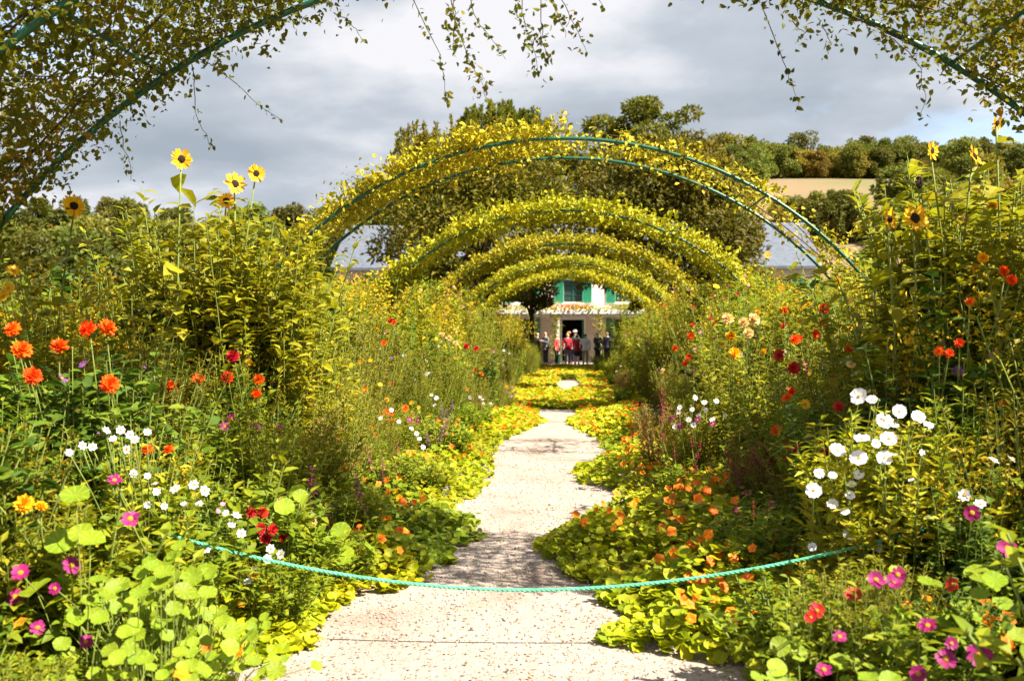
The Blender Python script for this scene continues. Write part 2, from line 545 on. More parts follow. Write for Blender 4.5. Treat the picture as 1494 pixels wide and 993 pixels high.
hm = MB(); tube(hm, hoop_pts(0), .023, 8); hoop_me = hm.mesh('hoop', GREENP, True)
bm_ = MB(); tube(bm_, [(0, 0, 0), (0, DEPTH, 0)], .012, 8); bar_me = bm_.mesh('cross_bar', GREENP, True)


def noise1(x, seed):
    return (np.sin(x * 3.1 + seed) + np.sin(x * 7.3 + seed * 2.7) * .7 + np.sin(x * 15.1 + seed * 1.3) * .5) / 2.2


def make_arch(i, y0):
    a = thing('garden_arch', (0, y0, 0), arch_words[i], 'arch', 'iron arches over the path')
    link('hoop', hoop_me, a)
    h = link('hoop', hoop_me, a); h.location = (0, DEPTH, 0)
    for ph in np.linspace(-PHM * 1.0, PHM * 1.0, 6):
        b = link('cross_bar', bar_me, a)
        b.location = (XC + RA * math.sin(ph), 0, Z0 + RA * math.cos(ph))
    r = thing('climbing_rose', (XC, y0, 0), rose_words[i], 'climbing rose', 'roses trained over the arches')
    off0 = np.array([XC, y0, 0])
    # canes winding along the arch
    for k in range(9 if i == 0 else 6):
        sg = -1 if k % 2 else 1
        n = 26
        end = rng.uniform(.25, .95)
        ph = sg * np.linspace(PHM * 1.5, PHM * (1 - end) * .9, n)
        s = np.clip(.5 + .5 * np.sin(np.linspace(0, rng.uniform(2, 6), n) + rng.uniform(0, 6)), 0, 1)
        of = .03 + .07 * np.sin(np.linspace(0, 9, n) + rng.uniform(0, 6))
        mb = MB(); tube(mb, arch_point(ph, s, y0, of) - off0, np.linspace(.012, .004, n), 5)
        link('cane', mb.mesh('cane', CANE, True), r)
    mb = MB()
    seed = i * 3.7 + .5
    if i == 0:
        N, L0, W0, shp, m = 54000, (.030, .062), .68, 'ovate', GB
        ph = rng.uniform(-PHM * 1.3, PHM * 1.25, N * 2)
        dens = np.clip(.85 + .35 * noise1(ph * 2.2, 1.0), .5, 1)
        dens *= np.where(np.abs(ph) < .14, .25, 1.0)
    elif i == 1:
        N, L0, W0, shp, m = 15000, (.05, .095), .6, 'ovate', GO
        ph = rng.uniform(-PHM * 1.35, PHM * 1.3, N * 3)
        dens = np.clip(.75 + .5 * noise1(ph * 2.5, seed), .1, 1) * np.where(ph < .02, .85, np.where(ph < .72, .17, .28))
    else:
        N, L0, W0, shp, m = 21000, (.07, .13), .62, 'lance', GO
        ph = rng.uniform(-PHM * 1.4, PHM * 1.4, N * 2)
        dens = np.clip(.85 + .4 * noise1(ph * 2.5, seed), .35, 1)
    ph = ph[rng.uniform(0, 1, len(ph)) < dens][:N]
    n = len(ph)
    s = rng.uniform(-.16, 1.16, n)
    # gather most leaves in sprays
    nc = n // 26
    cid = rng.integers(0, nc, n)
    pick = rng.uniform(0, 1, n) < .62
    sg = .055 if i == 0 else .09
    ph = np.where(pick, ph[:nc][cid] + rng.normal(0, sg / RA, n), ph); s = np.where(pick, s[:nc][cid] + rng.normal(0, sg / DEPTH, n), s)
    coff = np.where(pick, rng.normal(0, .10 if i < 2 else .07, nc)[cid], 0)
    th = {0: .13, 1: .13}.get(i, .10)
    lump = .5 + .5 * np.sin(ph * 21 + seed) * np.sin(s * 7 + ph * 8 + seed)
    thin = np.where((i == 1) & (ph > .02), .45, 1.0)
    off = (.08 + np.where(pick, coff + rng.normal(0, sg * .7, n), rng.normal(0, th, n)) + {0: .26, 1: .14}.get(i, .10) * lump * rng.uniform(0, 1, n) * (1 if i else .5)) * thin
    if i == 1:
        off = off * .72
    if i < 2:
        off = np.abs(off) + .03
        low = rng.uniform(0, 1, n) < (.16 if i == 0 else .10)
        off = np.where(low, -np.abs(rng.normal(0, .07, n)), off)
    P = arch_point(ph, s, y0, off) - off0
    outw = np.stack([np.sin(ph), np.zeros(n), np.cos(ph)], 1)
    D = rng.normal(0, 1, (n, 3)) + np.array([0, 0, -.5]) + outw * .4
    Nn = outw * 1.0 + rng.normal(0, .75, (n, 3)) + np.array([0, -.2, .3])
    Ls = L0[0] * .7 + (L0[1] * 1.15 - L0[0] * .7) * rng.beta(1.6, 2.2, n)
    leaves(mb, P, D, Nn, Ls, Ls * W0, shp)
    # shoots that stick out of the mass, with leaves along them
    for k in range({0: 70, 1: 26}.get(i, 60)):
        p = rng.uniform(-PHM * 1.2, PHM * 1.2)
        if i == 1 and p > .05 and rng.uniform() < .6:
            continue
        q = arch_point(np.array([p]), np.array([rng.uniform(0, 1)]), y0, np.array([.1]))[0] - off0
        d = np.array([math.sin(p), rng.uniform(-.5, .5), math.cos(p)]) + rng.normal(0, .45, 3)
        ln = rng.uniform(.2, .6 if i else .45)
        tt = np.linspace(0, 1, 7)[:, None]
        pts = q + d / np.linalg.norm(d) * ln * tt + np.array([0, 0, -.25 * ln]) * tt ** 2
        nl = int(ln * 34)
        ti = rng.uniform(.15, 1, nl)
        LP = np.stack([np.interp(ti, tt[:, 0], pts[:, c]) for c in range(3)], 1)
        l2 = rng.uniform(*L0, nl)
        leaves(mb, LP, rng.normal(0, 1, (nl, 3)) + d * .5, rng.normal(0, .7, (nl, 3)) + [0, 0, .8], l2, l2 * W0, 'lance')
    tag(link('foliage', mb.mesh('rose_foliage', m), r), kind='stuff')
    # twiggy tangle under the leaves
    mt = MB()
    for k in range(150 if i == 0 else 40):
        p = rng.uniform(-PHM * 1.25, PHM * 1.25); w = rng.uniform(.08, .22) * rng.choice([-1, 1])
        n3 = 7
        pp = p + np.linspace(0, w, n3)
        ss = np.clip(rng.uniform(0, 1) + np.linspace(0, rng.uniform(-.6, .6), n3) + rng.normal(0, .03, n3), 0, 1)
        of = abs(rng.normal(.03, .07)) + np.cumsum(rng.normal(0, .018, n3))
        pp = pp + rng.normal(0, .004, n3)
        if abs(p) < .3 and rng.uniform() < .6:
            continue
        tube(mt, arch_point(pp, ss, y0, of) - off0, np.linspace(.0045, .002, n3), 4, cap=False)
    tag(link('twigs', mt.mesh('twigs', CANE), r), kind='stuff')
    return r


roses = [make_arch(i, y) for i, y in enumerate(ARCH_Y)]


def hanging_shoot(rose, pix, Y, dense, lf=.042):
    o0 = np.array(rose.location)
    pts = [np.array(at(px, py, Y + .02 * k)) for k, (px, py) in enumerate(pix)]
    pts = np.array(pts)
    t = np.linspace(0, 1, 14)
    tk = np.linspace(0, 1, len(pts))
    P = np.stack([np.interp(t, tk, pts[:, c]) for c in range(3)], 1)
    P += np.cumsum(rng.normal(0, .007, P.shape), 0)
    mb = MB(); tube(mb, P - o0, np.linspace(.0035, .0012, len(P)), 4)
    sh = link('hanging_shoot', mb.mesh('hanging_shoot', CANE, True), rose)
    ln = np.linalg.norm(np.diff(P, axis=0), axis=1).sum()
    nl = int(ln * 36 * dense) + 4
    ti = np.sort(rng.uniform(.05, 1, nl))
    LP = np.stack([np.interp(ti, t, P[:, c]) for c in range(3)], 1) + rng.normal(0, .012 + .018 * (dense > 1.5), (nl, 3))
    ls = rng.uniform(.6, 1.15, nl) * lf
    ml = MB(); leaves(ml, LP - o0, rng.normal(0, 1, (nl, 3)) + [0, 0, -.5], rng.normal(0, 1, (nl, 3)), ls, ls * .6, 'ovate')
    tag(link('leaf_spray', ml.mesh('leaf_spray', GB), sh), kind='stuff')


for pix, dy, de in [([(585, -60), (600, 10), (628, 70), (640, 115), (648, 150)], .8, 1.3),
                    ([(640, -90), (655, 0), (668, 60), (690, 105), (706, 138)], .5, 3.2),
                    ([(648, -80), (662, 20), (660, 80)], .3, 3.4),
                    ([(675, -80), (690, 10), (712, 50), (738, 88)], .9, 1.4),
                    ([(765, -110), (768, 0), (776, 60), (790, 125)], .6, 3.4),
                    ([(780, -110), (786, 20), (796, 90)], .3, 1.4),
                    ([(780, -80), (800, 0), (812, 35), (824, 62)], .4, 1.6),
                    ([(800, -90), (818, 0), (838, 35), (861, 75)], 1.0, 1.8),
                    ([(860, -60), (872, 12)], .7, .8),
                    ([(1108, 10), (1122, 60), (1138, 100), (1148, 130), (1160, 168)], .9, 1.2),
                    ([(1155, 30), (1172, 45), (1165, 62)], .6, 1.6),
                    ([(1205, 40), (1222, 60), (1232, 92)], .6, 2.2),
                    ([(1300, 60), (1345, 110), (1352, 150), (1347, 178)], .6, 2.0),
                    ([(290, 85), (320, 105), (350, 130), (385, 158), (412, 172)], 1.2, 1.0),
                    ([(280, 95), (283, 135), (290, 175), (310, 212)], .8, .7),
                    ([(175, 175), (183, 210), (190, 240), (195, 265)], .9, 1.6),
                    ([(140, 190), (148, 215)], .6, 2.2),
                    ([(490, 20), (512, 40), (535, 67)], .8, 1.2),
                    ([(120, 205), (110, 235), (70, 260), (10, 300)], 1.1, .8)]:
    hanging_shoot(roses[0], pix, 5.0 + dy, de)

# ------------------------------------------------------------------ flower meshes (unit: one metre across = diameter 1)


def petal_mesh(name, L, W, cup, m, tipw=.75, r0=.12, notch=0.0):
    """one petal along +X in the flower's plane, normal +Z"""
    xs = [r0, r0 + (L - r0) * .35, r0 + (L - r0) * .72, L]
    ws = [W * .28, W * .46, W * .5, W * .5 * tipw]
    V = []
    for k, (x, w) in enumerate(zip(xs, ws)):
        z = cup * ((x - r0) / (L - r0)) ** 1.6 * L
        xm = x - (notch * L if k == 3 else 0)
        V += [(x * .99, -w, z + .05 * w), (xm, 0, z - .10 * w), (x * .99, w, z + .05 * w)]
    F = []
    for k in range(3):
        a = k * 3
        F += [(a, a + 3, a + 4, a + 1), (a + 1, a + 4, a + 5, a + 2)]
    mb = MB().add(V, F)
    return mb.mesh(name, m, True)


def disc_mesh(name, r, h, m, back=STEM):
    mb = MB()
    n = 10
    rings = [(r, 0), (r * .85, h * .6), (r * .5, h * .95), (0.001, h)]
    V = [(rr * math.cos(2 * PI * i / n), rr * math.sin(2 * PI * i / n), z) for rr, z in rings for i in range(n)]
    F = [(k * n + i, k * n + (i + 1) % n, (k + 1) * n + (i + 1) % n, (k + 1) * n + i) for k in range(3) for i in range(n)]
    mb.add(V, F)
    # green calyx behind
    rb = [(r * 1.05, -.01), (r * .8, -.09), (r * .2, -.14)]
    V = [(rr * math.cos(2 * PI * i / n), rr * math.sin(2 * PI * i / n), z) for rr, z in rb for i in range(n)]
    F = [(k * n + (i + 1) % n, k * n + i, (k + 1) * n + i, (k + 1) * n + (i + 1) % n) for k in range(2) for i in range(n)]
    mb.add(V, F, 1)
    return mb.mesh(name, [m, back], True)


def ball_mesh(name, m, layers, seed):
    """double dahlia: layers of petals from a flat outer ring to a closed centre"""
    r = np.random.default_rng(seed)
    mb = MB()
    for li, (n, el, ln, w) in enumerate(layers):
        for k in range(n):
            a = 2 * PI * (k + .5 * (li % 2)) / n + r.normal(0, .08)
            e = math.radians(el) + r.normal(0, .12)
            d = np.array([math.cos(a) * math.cos(e), math.sin(a) * math.cos(e), math.sin(e)])
            nn = np.array([-math.cos(a) * math.sin(e), -math.sin(a) * math.sin(e), math.cos(e)])
            l = ln * r.uniform(.88, 1.08)
            leaves(mb, [d * .05], [d], [nn], [l], [w], 'ovate', .45, -.10)
    # calyx
    leaves(mb, [[0, 0, -.03]] * 6, [[math.cos(a), math.sin(a), -.4] for a in np.arange(6)], [[0, 0, 1]] * 6, .25, .12, 'lance', mat=1)
    return mb.mesh(name, [m, STEM], False)


BALL = [(12, -30, .46, .30), (13, -5, .50, .30), (12, 20, .47, .27), (10, 44, .40, .23), (7, 66, .32, .18), (4, 84, .24, .14)]
OPEN = [(9, -5, .50, .34), (9, 14, .46, .30), (8, 38, .30, .2), (4, 70, .2, .14)]
FL = {}
for nm, m, lay in (('orange', PORG, BALL), ('red', PRED, BALL), ('cream', PCRE, BALL), ('yellow', PYEL, BALL), ('pink', PPIN, BALL),
                   ('orange_open', PORG, OPEN), ('red_open', PRED, OPEN)):
    FL[nm] = [ball_mesh('flower_' + nm, m, lay, 100 + k) for k in range(2)]
FL['nasturtium'] = []
for k in range(3):
    mb = MB()
    a = np.arange(5) * 2 * PI / 5 + .3 * k
    dd = np.stack([np.cos(a), np.sin(a), np.full(5, .45 - .15 * k)], 1)
    leaves(mb, dd * .02, dd, np.tile([0, 0, 1.0], (5, 1)), .52, .60, 'ovate', .15, .12)
    FL['nasturtium'].append(mb.mesh('nasturtium_flower', PNAS))
DETAIL = {
    'sunflower': (disc_mesh('sunflower_disc', .19, .07, DISK), [petal_mesh('sunflower_petal', .52, .15, .05 + .06 * k, PYEL, .3, .15) for k in range(3)], 17),
    'seedhead': (disc_mesh('seed_disc', .36, .14, DISK), [petal_mesh('dry_petal', .50, .10, -.12, OL, .3, .3)], 10),
    'magenta': (disc_mesh('dahlia_disc', .16, .09, DISY), [petal_mesh('dahlia_petal', .50, .30, .06 + .05 * k, PMAG, .72, .1) for k in range(3)], 8),
    'cosmos': (disc_mesh('cosmos_disc', .10, .06, DISY), [petal_mesh('cosmos_petal', .50, .40, .08 + .06 * k, PWHI, .9, .07, .05) for k in range(3)], 8),
    'redsingle': (disc_mesh('red_disc', .13, .08, DISY), [petal_mesh('red_petal', .50, .32, .08 + .05 * k, PRED, .75, .1) for k in range(3)], 8),
}
# the same simple flowers in one mesh for the small ones


def joined_single(kind, m, w, npet, disc, r0=.1):
    mb = MB()
    for k in range(npet):
        a = 2 * PI * k / npet + rng.normal(0, .06)
        d = np.array([[math.cos(a), math.sin(a), .12 + rng.normal(0, .08)]])
        leaves(mb, d * r0, d, [[0, 0, 1.0]], .5 - r0, w, 'ovate', .12, -.02)
    n = 7
    V = [(r_ * math.cos(2 * PI * i / n), r_ * math.sin(2 * PI * i / n), z) for r_, z in ((.13, .02), (.08, .07)) for i in range(n)]
    mb.add(V, [(i, (i + 1) % n, n + (i + 1) % n, n + i) for i in range(n)], 1)
    mb.add(V[n:], [tuple(range(n))], 1)
    return mb.mesh(kind, [m, disc])


SIMPLE = {'white': joined_single('white_flower', PWHI, .34, 7, DISY), 'pinkaster': joined_single('pink_flower', PPIN, .2, 11, DISY),
          'purple': joined_single('purple_flower', PPUR, .2, 11, DISY), 'magsmall': joined_single('magenta_flower', PMAG, .26, 8, DISY),
          'yelsmall': joined_single('yellow_flower', PYEL, .2, 11, DISY)}


def spike_mesh(name, m, seed):
    r = np.random.default_rng(seed)
    mb = MB()
    n = 34
    z = np.sort(r.uniform(0, 1, n)); a = np.arange(n) * 2.4
    rad = .17 * (1 - z * .75) * r.uniform(.5, 1.3, n)
    P = np.stack([np.cos(a) * .02, np.sin(a) * .02, z], 1)
    D = np.stack([np.cos(a), np.sin(a), np.full(n, .25)], 1)
    leaves(mb, P, D, np.tile([0, 0, 1.0], (n, 1)), rad + .04, .11, 'ovate', .4, .2)
    tube(mb, [(0, 0, -.5), (0, 0, .5), (0, 0, 1)], [.015, .012, .006], 5, 1)
    return mb.mesh(name, [m, STEM])


SPIKE = {'crimson': [spike_mesh('flower_spike', PCRI, k) for k in range(2)], 'magspike': [spike_mesh('flower_spike', PMAG, 5)],
         'purspike': [spike_mesh('flower_spike', PPUR, 6)]}


def frame_to(pos, face, s, spin=0.0):
    q = Vector(face).to_track_quat('Z', 'Y') @ Quaternion((0, 0, 1), spin)
    return Matrix.LocRotScale(Vector(pos), q, (s, s, s))


def add_flower(plant, inv, pos, face, size, kind, detail=False):
    mw = frame_to(pos, face, size, rng.uniform(0, 6.28))
    if kind in SPIKE:
        me = SPIKE[kind][rng.integers(len(SPIKE[kind]))]
        return link('flower_spike', me, plant, inv @ Matrix.LocRotScale(Vector(pos), Quaternion((1, rng.normal(0, .12), rng.normal(0, .12), rng.uniform(-1, 1))).normalized(), (size,) * 3))
    if kind in DETAIL and (detail or kind in ('sunflower', 'seedhead', 'redsingle')):
        disc, pets, n = DETAIL[kind]
        f = link('flower', disc, plant, inv @ mw)
        for k in range(n):
            p = link('petal', pets[rng.integers(len(pets))], f)
            p.rotation_euler = (rng.normal(0, .12), rng.normal(0, .10), 2 * PI * k / n + rng.normal(0, .06))
            z = rng.uniform(.9, 1.06)
            p.scale = (z, z, z)
            p.location = (0, 0, rng.uniform(-.012, .012))
        return f
    if kind in FL:
        return link('flower', FL[kind][rng.integers(len(FL[kind]))], plant, inv @ mw)
    k2 = {'cosmos': 'white', 'magenta': 'magsmall'}.get(kind, kind)
    return link('flower', SIMPLE[k2], plant, inv @ mw)


def stem_to(plant, inv, base, tip, r=.006, name='stem', m=None):
    base = np.array(base); tip = np.array(tip)
    t = np.linspace(0, 1, 6)[:, None]
    bow = rng.normal(0, .04, 3) * [1, 1, 0]
    P = base * (1 - t) + tip * t + bow * np.sin(t * PI)
    P[:, :2] = (base[:2] + (tip[:2] - base[:2]) * t ** 1.5) + (bow[:2] * np.sin(t * PI))
    A = np.array(inv.to_3x3()); b = np.array(inv.translation)
    mb = MB(); tube(mb, P @ A.T + b, np.linspace(r, r * .6, 6), 5)
    link(name, mb.mesh(name, m or STEM, True), plant)
    return P


# ------------------------------------------------------------------ plant prototypes (foliage + stems), several of each kind


def proto(h, spread, nst, nlf, L, W, shape, lm, seed, zmin=.12, up=.35, plume=None, lean=.22, extra=None, stemr=.006):
    r = np.random.default_rng(seed)
    mf = MB(); ms = MB()
    tips = []
    for s in range(nst):
        a = r.uniform(0, 2 * PI); rr = spread * math.sqrt(r.uniform(0, 1))
        b = np.array([math.cos(a) * rr * .45, math.sin(a) * rr * .45, 0])
        hh = h * r.uniform(.62, 1.0) * (1 - .18 * (rr / spread) ** 2)
        tip = np.array([math.cos(a) * rr, math.sin(a) * rr, hh]) + np.array([r.normal(0, lean * .25), r.normal(0, lean * .25), 0]) * h
        t = np.linspace(0, 1, 5)[:, None]
        P = b + (tip - b) * t; P[:, :2] = b[:2] + (tip[:2] - b[:2]) * t ** 1.4
        tube(ms, P, np.linspace(stemr, stemr * .45, 5), 4, cap=False)
        tips.append(tip)
        n = nlf
        ti = zmin + (1 - zmin) * r.uniform(0, 1, n) ** .8
        q = np.stack([np.interp(ti, t[:, 0], P[:, c]) for c in range(3)], 1)
        aa = r.uniform(0, 2 * PI, n)
        D = np.stack([np.cos(aa), np.sin(aa), up + r.normal(0, .35, n)], 1)
        Nn = np.stack([-np.cos(aa) * .3, -np.sin(aa) * .3, np.ones(n)], 1) + r.normal(0, .35, (n, 3))
        ls = L * r.uniform(.55, 1.15, n) * (1.15 - .45 * ti)
        # short side twigs push leaves out from the stem
        q = q + D * (r.uniform(0, 1, n) * spread * .28)[:, None] * (1.1 - ti)[:, None]
        leaves(mf, q, D, Nn, ls, ls * W, shape, .3, .14)
        if plume:
            k = plume[1]
            zz = r.uniform(-.16, .04, k) * h
            pq = tip + np.stack([r.normal(0, .035 * h, k), r.normal(0, .035 * h, k), zz], 1)
            leaves(mf, pq, r.normal(0, 1, (k, 3)) + [0, 0, .6], r.normal(0, 1, (k, 3)), plume[2], plume[2] * .7, 'lance', mat=1)
    fm = mf.mesh('foliage', [lm] + ([plume[0]] if plume else []))
    sm = ms.mesh('stem_cluster', STEM)
    return fm, sm, h, np.array(tips)


PR = {
    'helianthus': [proto(2.2, .46, 17, 58, .135, .42, 'ovate', YG, 10 + k, .2) for k in range(3)],
    'dahlia': [proto(1.35, .44, 19, 52, .115, .6, 'ovate', DG, 20 + k, .1) for k in range(3)],
    'aster': [proto(1.25, .42, 62, 56, .068, .28, 'lance', OL, 30 + k, .12, .7) for k in range(3)],
    'cosmos': [proto(1.0, .36, 46, 50, .085, .42, 'lance', YG, 40 + k, .08, .5) for k in range(3)],
    'bright': [proto(1.0, .36, 46, 52, .085, .44, 'lance', CB, 45 + k, .06, .5) for k in range(2)],
    'lowleaf': [proto(.55, .34, 28, 36, .08, .5, 'ovate', MG, 50 + k, .06) for k in range(3)],
    'goldenrod': [proto(1.7, .40, 30, 44, .09, .26, 'lance', YG, 60 + k, .12, .5, plume=(PLUM, 30, .035)) for k in range(2)],
    'amaranth': [proto(1.05, .36, 32, 44, .078, .34, 'lance', RD, 70 + k, .12, .6, plume=(RD, 18, .03)) for k in range(2)],
    'border': [proto(1.6, .44, 26, 52, .11, .38, 'ovate', MG, 80 + k, .1, .45) for k in range(3)],
    'haze': [proto(1.4, .44, 60, 56, .062, .24, 'lance', YG, 90 + k, .15, .8, plume=(OL, 8, .03)) for k in range(2)],
}
FILL_INFO = {
    'helianthus': ('perennial_sunflower', 'tall leafy yellow-green sunflower plant', 'plant', 'leafy sunflower plants in the borders'),
    'dahlia': ('dahlia_bush', 'dark green flowerless dahlia bush', 'plant', 'dark dahlia bushes in the borders'),
    'aster': ('aster_clump', 'olive fine-leaved aster clump', 'plant', 'aster clumps in the borders'),
    'cosmos': ('cosmos_bush', 'yellow-green small-leaved flowerless bush', 'plant', 'flowerless cosmos bushes'),
    'bright': ('cosmos_bush', 'bright yellow-green bush', 'plant', 'bright bushes'),
    'lowleaf': ('edging_plant', 'low mid-green leafy edging plant', 'plant', 'low plants along the border edges'),
    'goldenrod': ('goldenrod', 'tall goldenrod with golden plumes', 'plant', 'goldenrods in the borders'),
    'amaranth': ('amaranth', 'reddish-brown leafy amaranth', 'plant', 'amaranths in the borders'),
    'border': ('border_perennial', 'mid-green leafy perennial', 'plant', 'leafy perennials in the borders'),
    'haze': ('feathery_perennial', 'feathery yellow-green perennial', 'plant', 'feathery perennials in the borders'),
}
FLOWERS = []      # world positions that must stay in view: (x, y, z)


def where(x, y):
    bed = 'the orange-dahlia bed' if x < 0 else 'the white-cosmos bed'
    n = ['first', 'second', 'third', 'fourth', 'fifth', 'sixth']
    k = sum(y > a + .7 for a in ARCH_Y)
    if k == 0:
        return bed + ' before the first arch'
    return bed + ' past the ' + n[k - 1] + ' arch'


def plant_at(kind, x, y, h, label=None, name=None, cat=None, group=None):
    fm, sm, ph, tips = PR[kind][rng.integers(len(PR[kind]))]
    nm, lb, ct, gr = FILL_INFO[kind]
    t = thing(name or nm, (x, y, .03), label or (lb + ' in ' + where(x, y)), cat or ct, group if label else gr, rng.uniform(0, 6.28), h / ph)
    tag(link('foliage', fm, t), kind='stuff')
    link('stem_cluster', sm, t)
    return t, tips


def to_cam(p, j=.45):
    v = Vector((-p[0], -p[1], CAMZ - p[2])).normalized() * .75 + Vector((rng.normal(0, j), rng.normal(0, j) - .1, .45 + rng.normal(0, j * .6)))
    return v.normalized()


def flower_plant(kind, label, name, cat, group, Y, fl, h=None, back=.22, detail=False, jitter=.42, base=None):
    """fl: list of (px, py, diameter in px, flower kind); the plant carries those flowers at depth about Y"""
    pts = [(at(px, py, Y + rng.uniform(-.08, .12)), s, k) for px, py, s, k in fl]
    for p, _, _ in pts:
        FLOWERS.append((p.x, p.y, p.z))
    PENDING.append((kind, label, name, cat, group, Y, pts, h, back + (.2 if Y < 4.7 else .12), detail, .26 if detail else jitter))


bb = MB()
_n = 7
_bp = [(.10, -.05), (.42, .18), (.46, .45), (.30, .72), (.04, .9)]
bb.add([(q * math.cos(2 * PI * i / _n), q * math.sin(2 * PI * i / _n), z) for q, z in _bp for i in range(_n)],
       [(k * _n + i, k * _n + (i + 1) % _n, (k + 1) * _n + (i + 1) % _n, (k + 1) * _n + i) for k in range(4) for i in range(_n)])
BUD = bb.mesh('bud', [STEM], True)
PENDING = []


def clear_height(x, y, h, r):
    """lower a plant so that it does not stand in front of a flower placed from the photo"""
    for fx, fy, fz in FLOWERS:
        if y < fy - .02:
            k = y / fy
            if abs(fx * k - x) < r:
                zr = CAMZ + (fz - CAMZ) * k
                if zr < h + .04:
                    h = min(h, zr - .10)
    return h




def build_flower_plant(kind, label, name, cat, group, Y, pts, h, back, detail, jitter):
    bx = float(np.mean([p[0].x for p in pts]))
    hz = max(p[0].z for p in pts)
    hh = h if h else max(.3, hz * .97)
    hh = max(.3, clear_height(bx * 1.02, Y + back, hh, .22))
    t, tips = plant_at(kind, bx * 1.02, Y + back, hh, label, name, cat, group)
    inv = pmat(t).inverted()
    for p, s, k in pts:
        size = s / FPX * p.y
        if k in SPIKE:
            add_flower(t, inv, p - Vector((0, 0, size * .5)), (0, 0, 1), size, k)
            stem_to(t, inv, (bx + (p.x - bx) * .35, Y + back, .03), p - Vector((0, 0, size * .5)), .004)
        else:
            f = to_cam(p, jitter)
            add_flower(t, inv, p, f, size, k, detail)
            stem_to(t, inv, (bx + (p.x - bx) * .35, Y + back, .03), p - f * size * .12, .0045)
            if rng.uniform() < .5:
                q = p + Vector((rng.normal(0, .06), rng.uniform(-.02, .06), rng.uniform(-.10, .06)))
                link('bud', BUD, t, inv @ frame_to(q, (rng.normal(0, .4), rng.normal(-.2, .4), .8), rng.uniform(.014, .024)))
                stem_to(t, inv, (bx + (q.x - bx) * .35, Y + back, .03), q, .003)


def FP(lst, s, k):
    return [(x, y, s * rng.uniform(.85, 1.12), k) for x, y in lst]


# sunflowers: stems, large heart-shaped leaves and heads one by one
bl = MB()
leaves(bl, [[0, 0, 0]], [[1, 0, .15]], [[0, 0, 1]], [1.0], [.72], 'ovate', .25, .15)
BIGLEAF = [bl.mesh('sunflower_leaf', YG)]


SUNHEADS = []


def sunflower(label, Y, heads, lean=.12, nleaf=16, leafm=None):
    pts = [(at(px, py, Y + rng.uniform(-.1, .15)), s, k) for px, py, s, k in heads]
    bx = float(np.mean([p[0].x for p in pts])); bx += math.copysign(lean, bx)
    t = thing('sunflower', (bx, Y + .15, .03), label, 'sunflower', 'sunflowers in the borders')
    inv = pmat(t).inverted()
    for p, s, k in pts:
        size = s / FPX * p.y
        f = Vector((.45 + rng.normal(0, .35), -.8, .15 + rng.normal(0, .2))).normalized()
        add_flower(t, inv, p, f, size, k)
        P = stem_to(t, inv, (bx + rng.normal(0, .05), Y + .15, .03), p - f * size * .1, .011)
        n = max(4, nleaf // len(pts))
        for j in range(n):
            u = .35 + .62 * (j + rng.uniform(0, .8)) / n
            q = np.array([np.interp(u, np.linspace(0, 1, 6), P[:, c]) for c in range(3)])
            a = rng.uniform(0, 2 * PI)
            sz = rng.uniform(.17, .28) * (1.2 - .5 * u)
            mw = Matrix.LocRotScale(Vector(q), Quaternion((0, 0, 1), a) @ Quaternion((0, 1, 0), rng.uniform(-.3, .7)) @ Quaternion((1, 0, 0), rng.normal(0, .3)), (sz,) * 3)
            link('leaf', BIGLEAF[0], t, inv @ mw)
        SUNHEADS.append((p.x, p.y, p.z))
        FLOWERS.append((p.x, p.y, p.z))
    return t


sunflower('single sunflower on a dark leafy stalk beneath the rose arch', 6.6, [(108, 300, 36, 'sunflower')])
sunflower('tallest sunflower rising against the clouds above the orange dahlias', 7.7, [(265, 232, 31, 'sunflower')])
sunflower('sunflower stalk with three heads close together', 8.0, [(343, 268, 34, 'sunflower'), (374, 253, 27, 'sunflower'), (330, 293, 27, 'sunflower')])
sunflower('sunflower with two large heads side by side below a dark seed head', 6.5, [(1335, 318, 44, 'sunflower'), (1298, 320, 34, 'sunflower')], nleaf=16)
sunflower('sunflower with two heads standing level before the wooded hill', 7.0, [(1360, 220, 28, 'sunflower'), (1422, 228, 32, 'sunflower')], nleaf=16)
sunflower('small high sunflower half hidden by the rose arch', 6.9, [(1455, 180, 22, 'sunflower')])
sunflower('spent sunflower with a dark seed head behind the two large heads', 6.7, [(1341, 266, 26, 'seedhead')], nleaf=8)
sunflower('spent sunflower with a small dark seed head above the red flowers', 7.4, [(1277, 406, 18, 'seedhead')], nleaf=8)

DBL = 'orange flowers in the borders'
flower_plant('dahlia', 'dark dahlia bush with a cluster of large orange double flowers', 'dahlia', 'dahlia', DBL, 5.3,
             FP([(18, 480), (32, 510), (87, 505), (48, 548)], 29, 'orange'), h=1.65, back=.3)
flower_plant('dahlia', 'dahlia bush with three orange double flowers, one of them hanging low', 'dahlia', 'dahlia', DBL, 5.2,
             FP([(128, 480), (157, 478), (160, 560)], 30, 'orange'), h=1.6, back=.3)
flower_plant('dahlia', 'dahlia with small orange and red flowers beside bare twigs', 'dahlia', 'dahlia', DBL, 7.0,
             FP([(332, 550), (250, 562), (290, 553)], 20, 'orange_open') + FP([(378, 553), (374, 574)], 18, 'orange') + FP([(340, 520)], 22, 'red'), h=1.4, back=.35)
flower_plant('border', 'plant with one orange and several cream double flowers', 'dahlia', 'dahlia', DBL, 8.2,
             FP([(310, 455)], 19, 'orange') + FP([(250, 455), (330, 482), (390, 462), (352, 472), (345, 490)], 22, 'cream') + FP([(196, 456)], 13, 'pink'), h=1.75, back=.4)
flower_plant('dahlia', 'low dahlia with two orange flowers beside white phlox', 'dahlia', 'dahlia', DBL, 4.9,
             FP([(215, 655), (246, 655)], 20, 'orange'), h=1.0, back=.25)
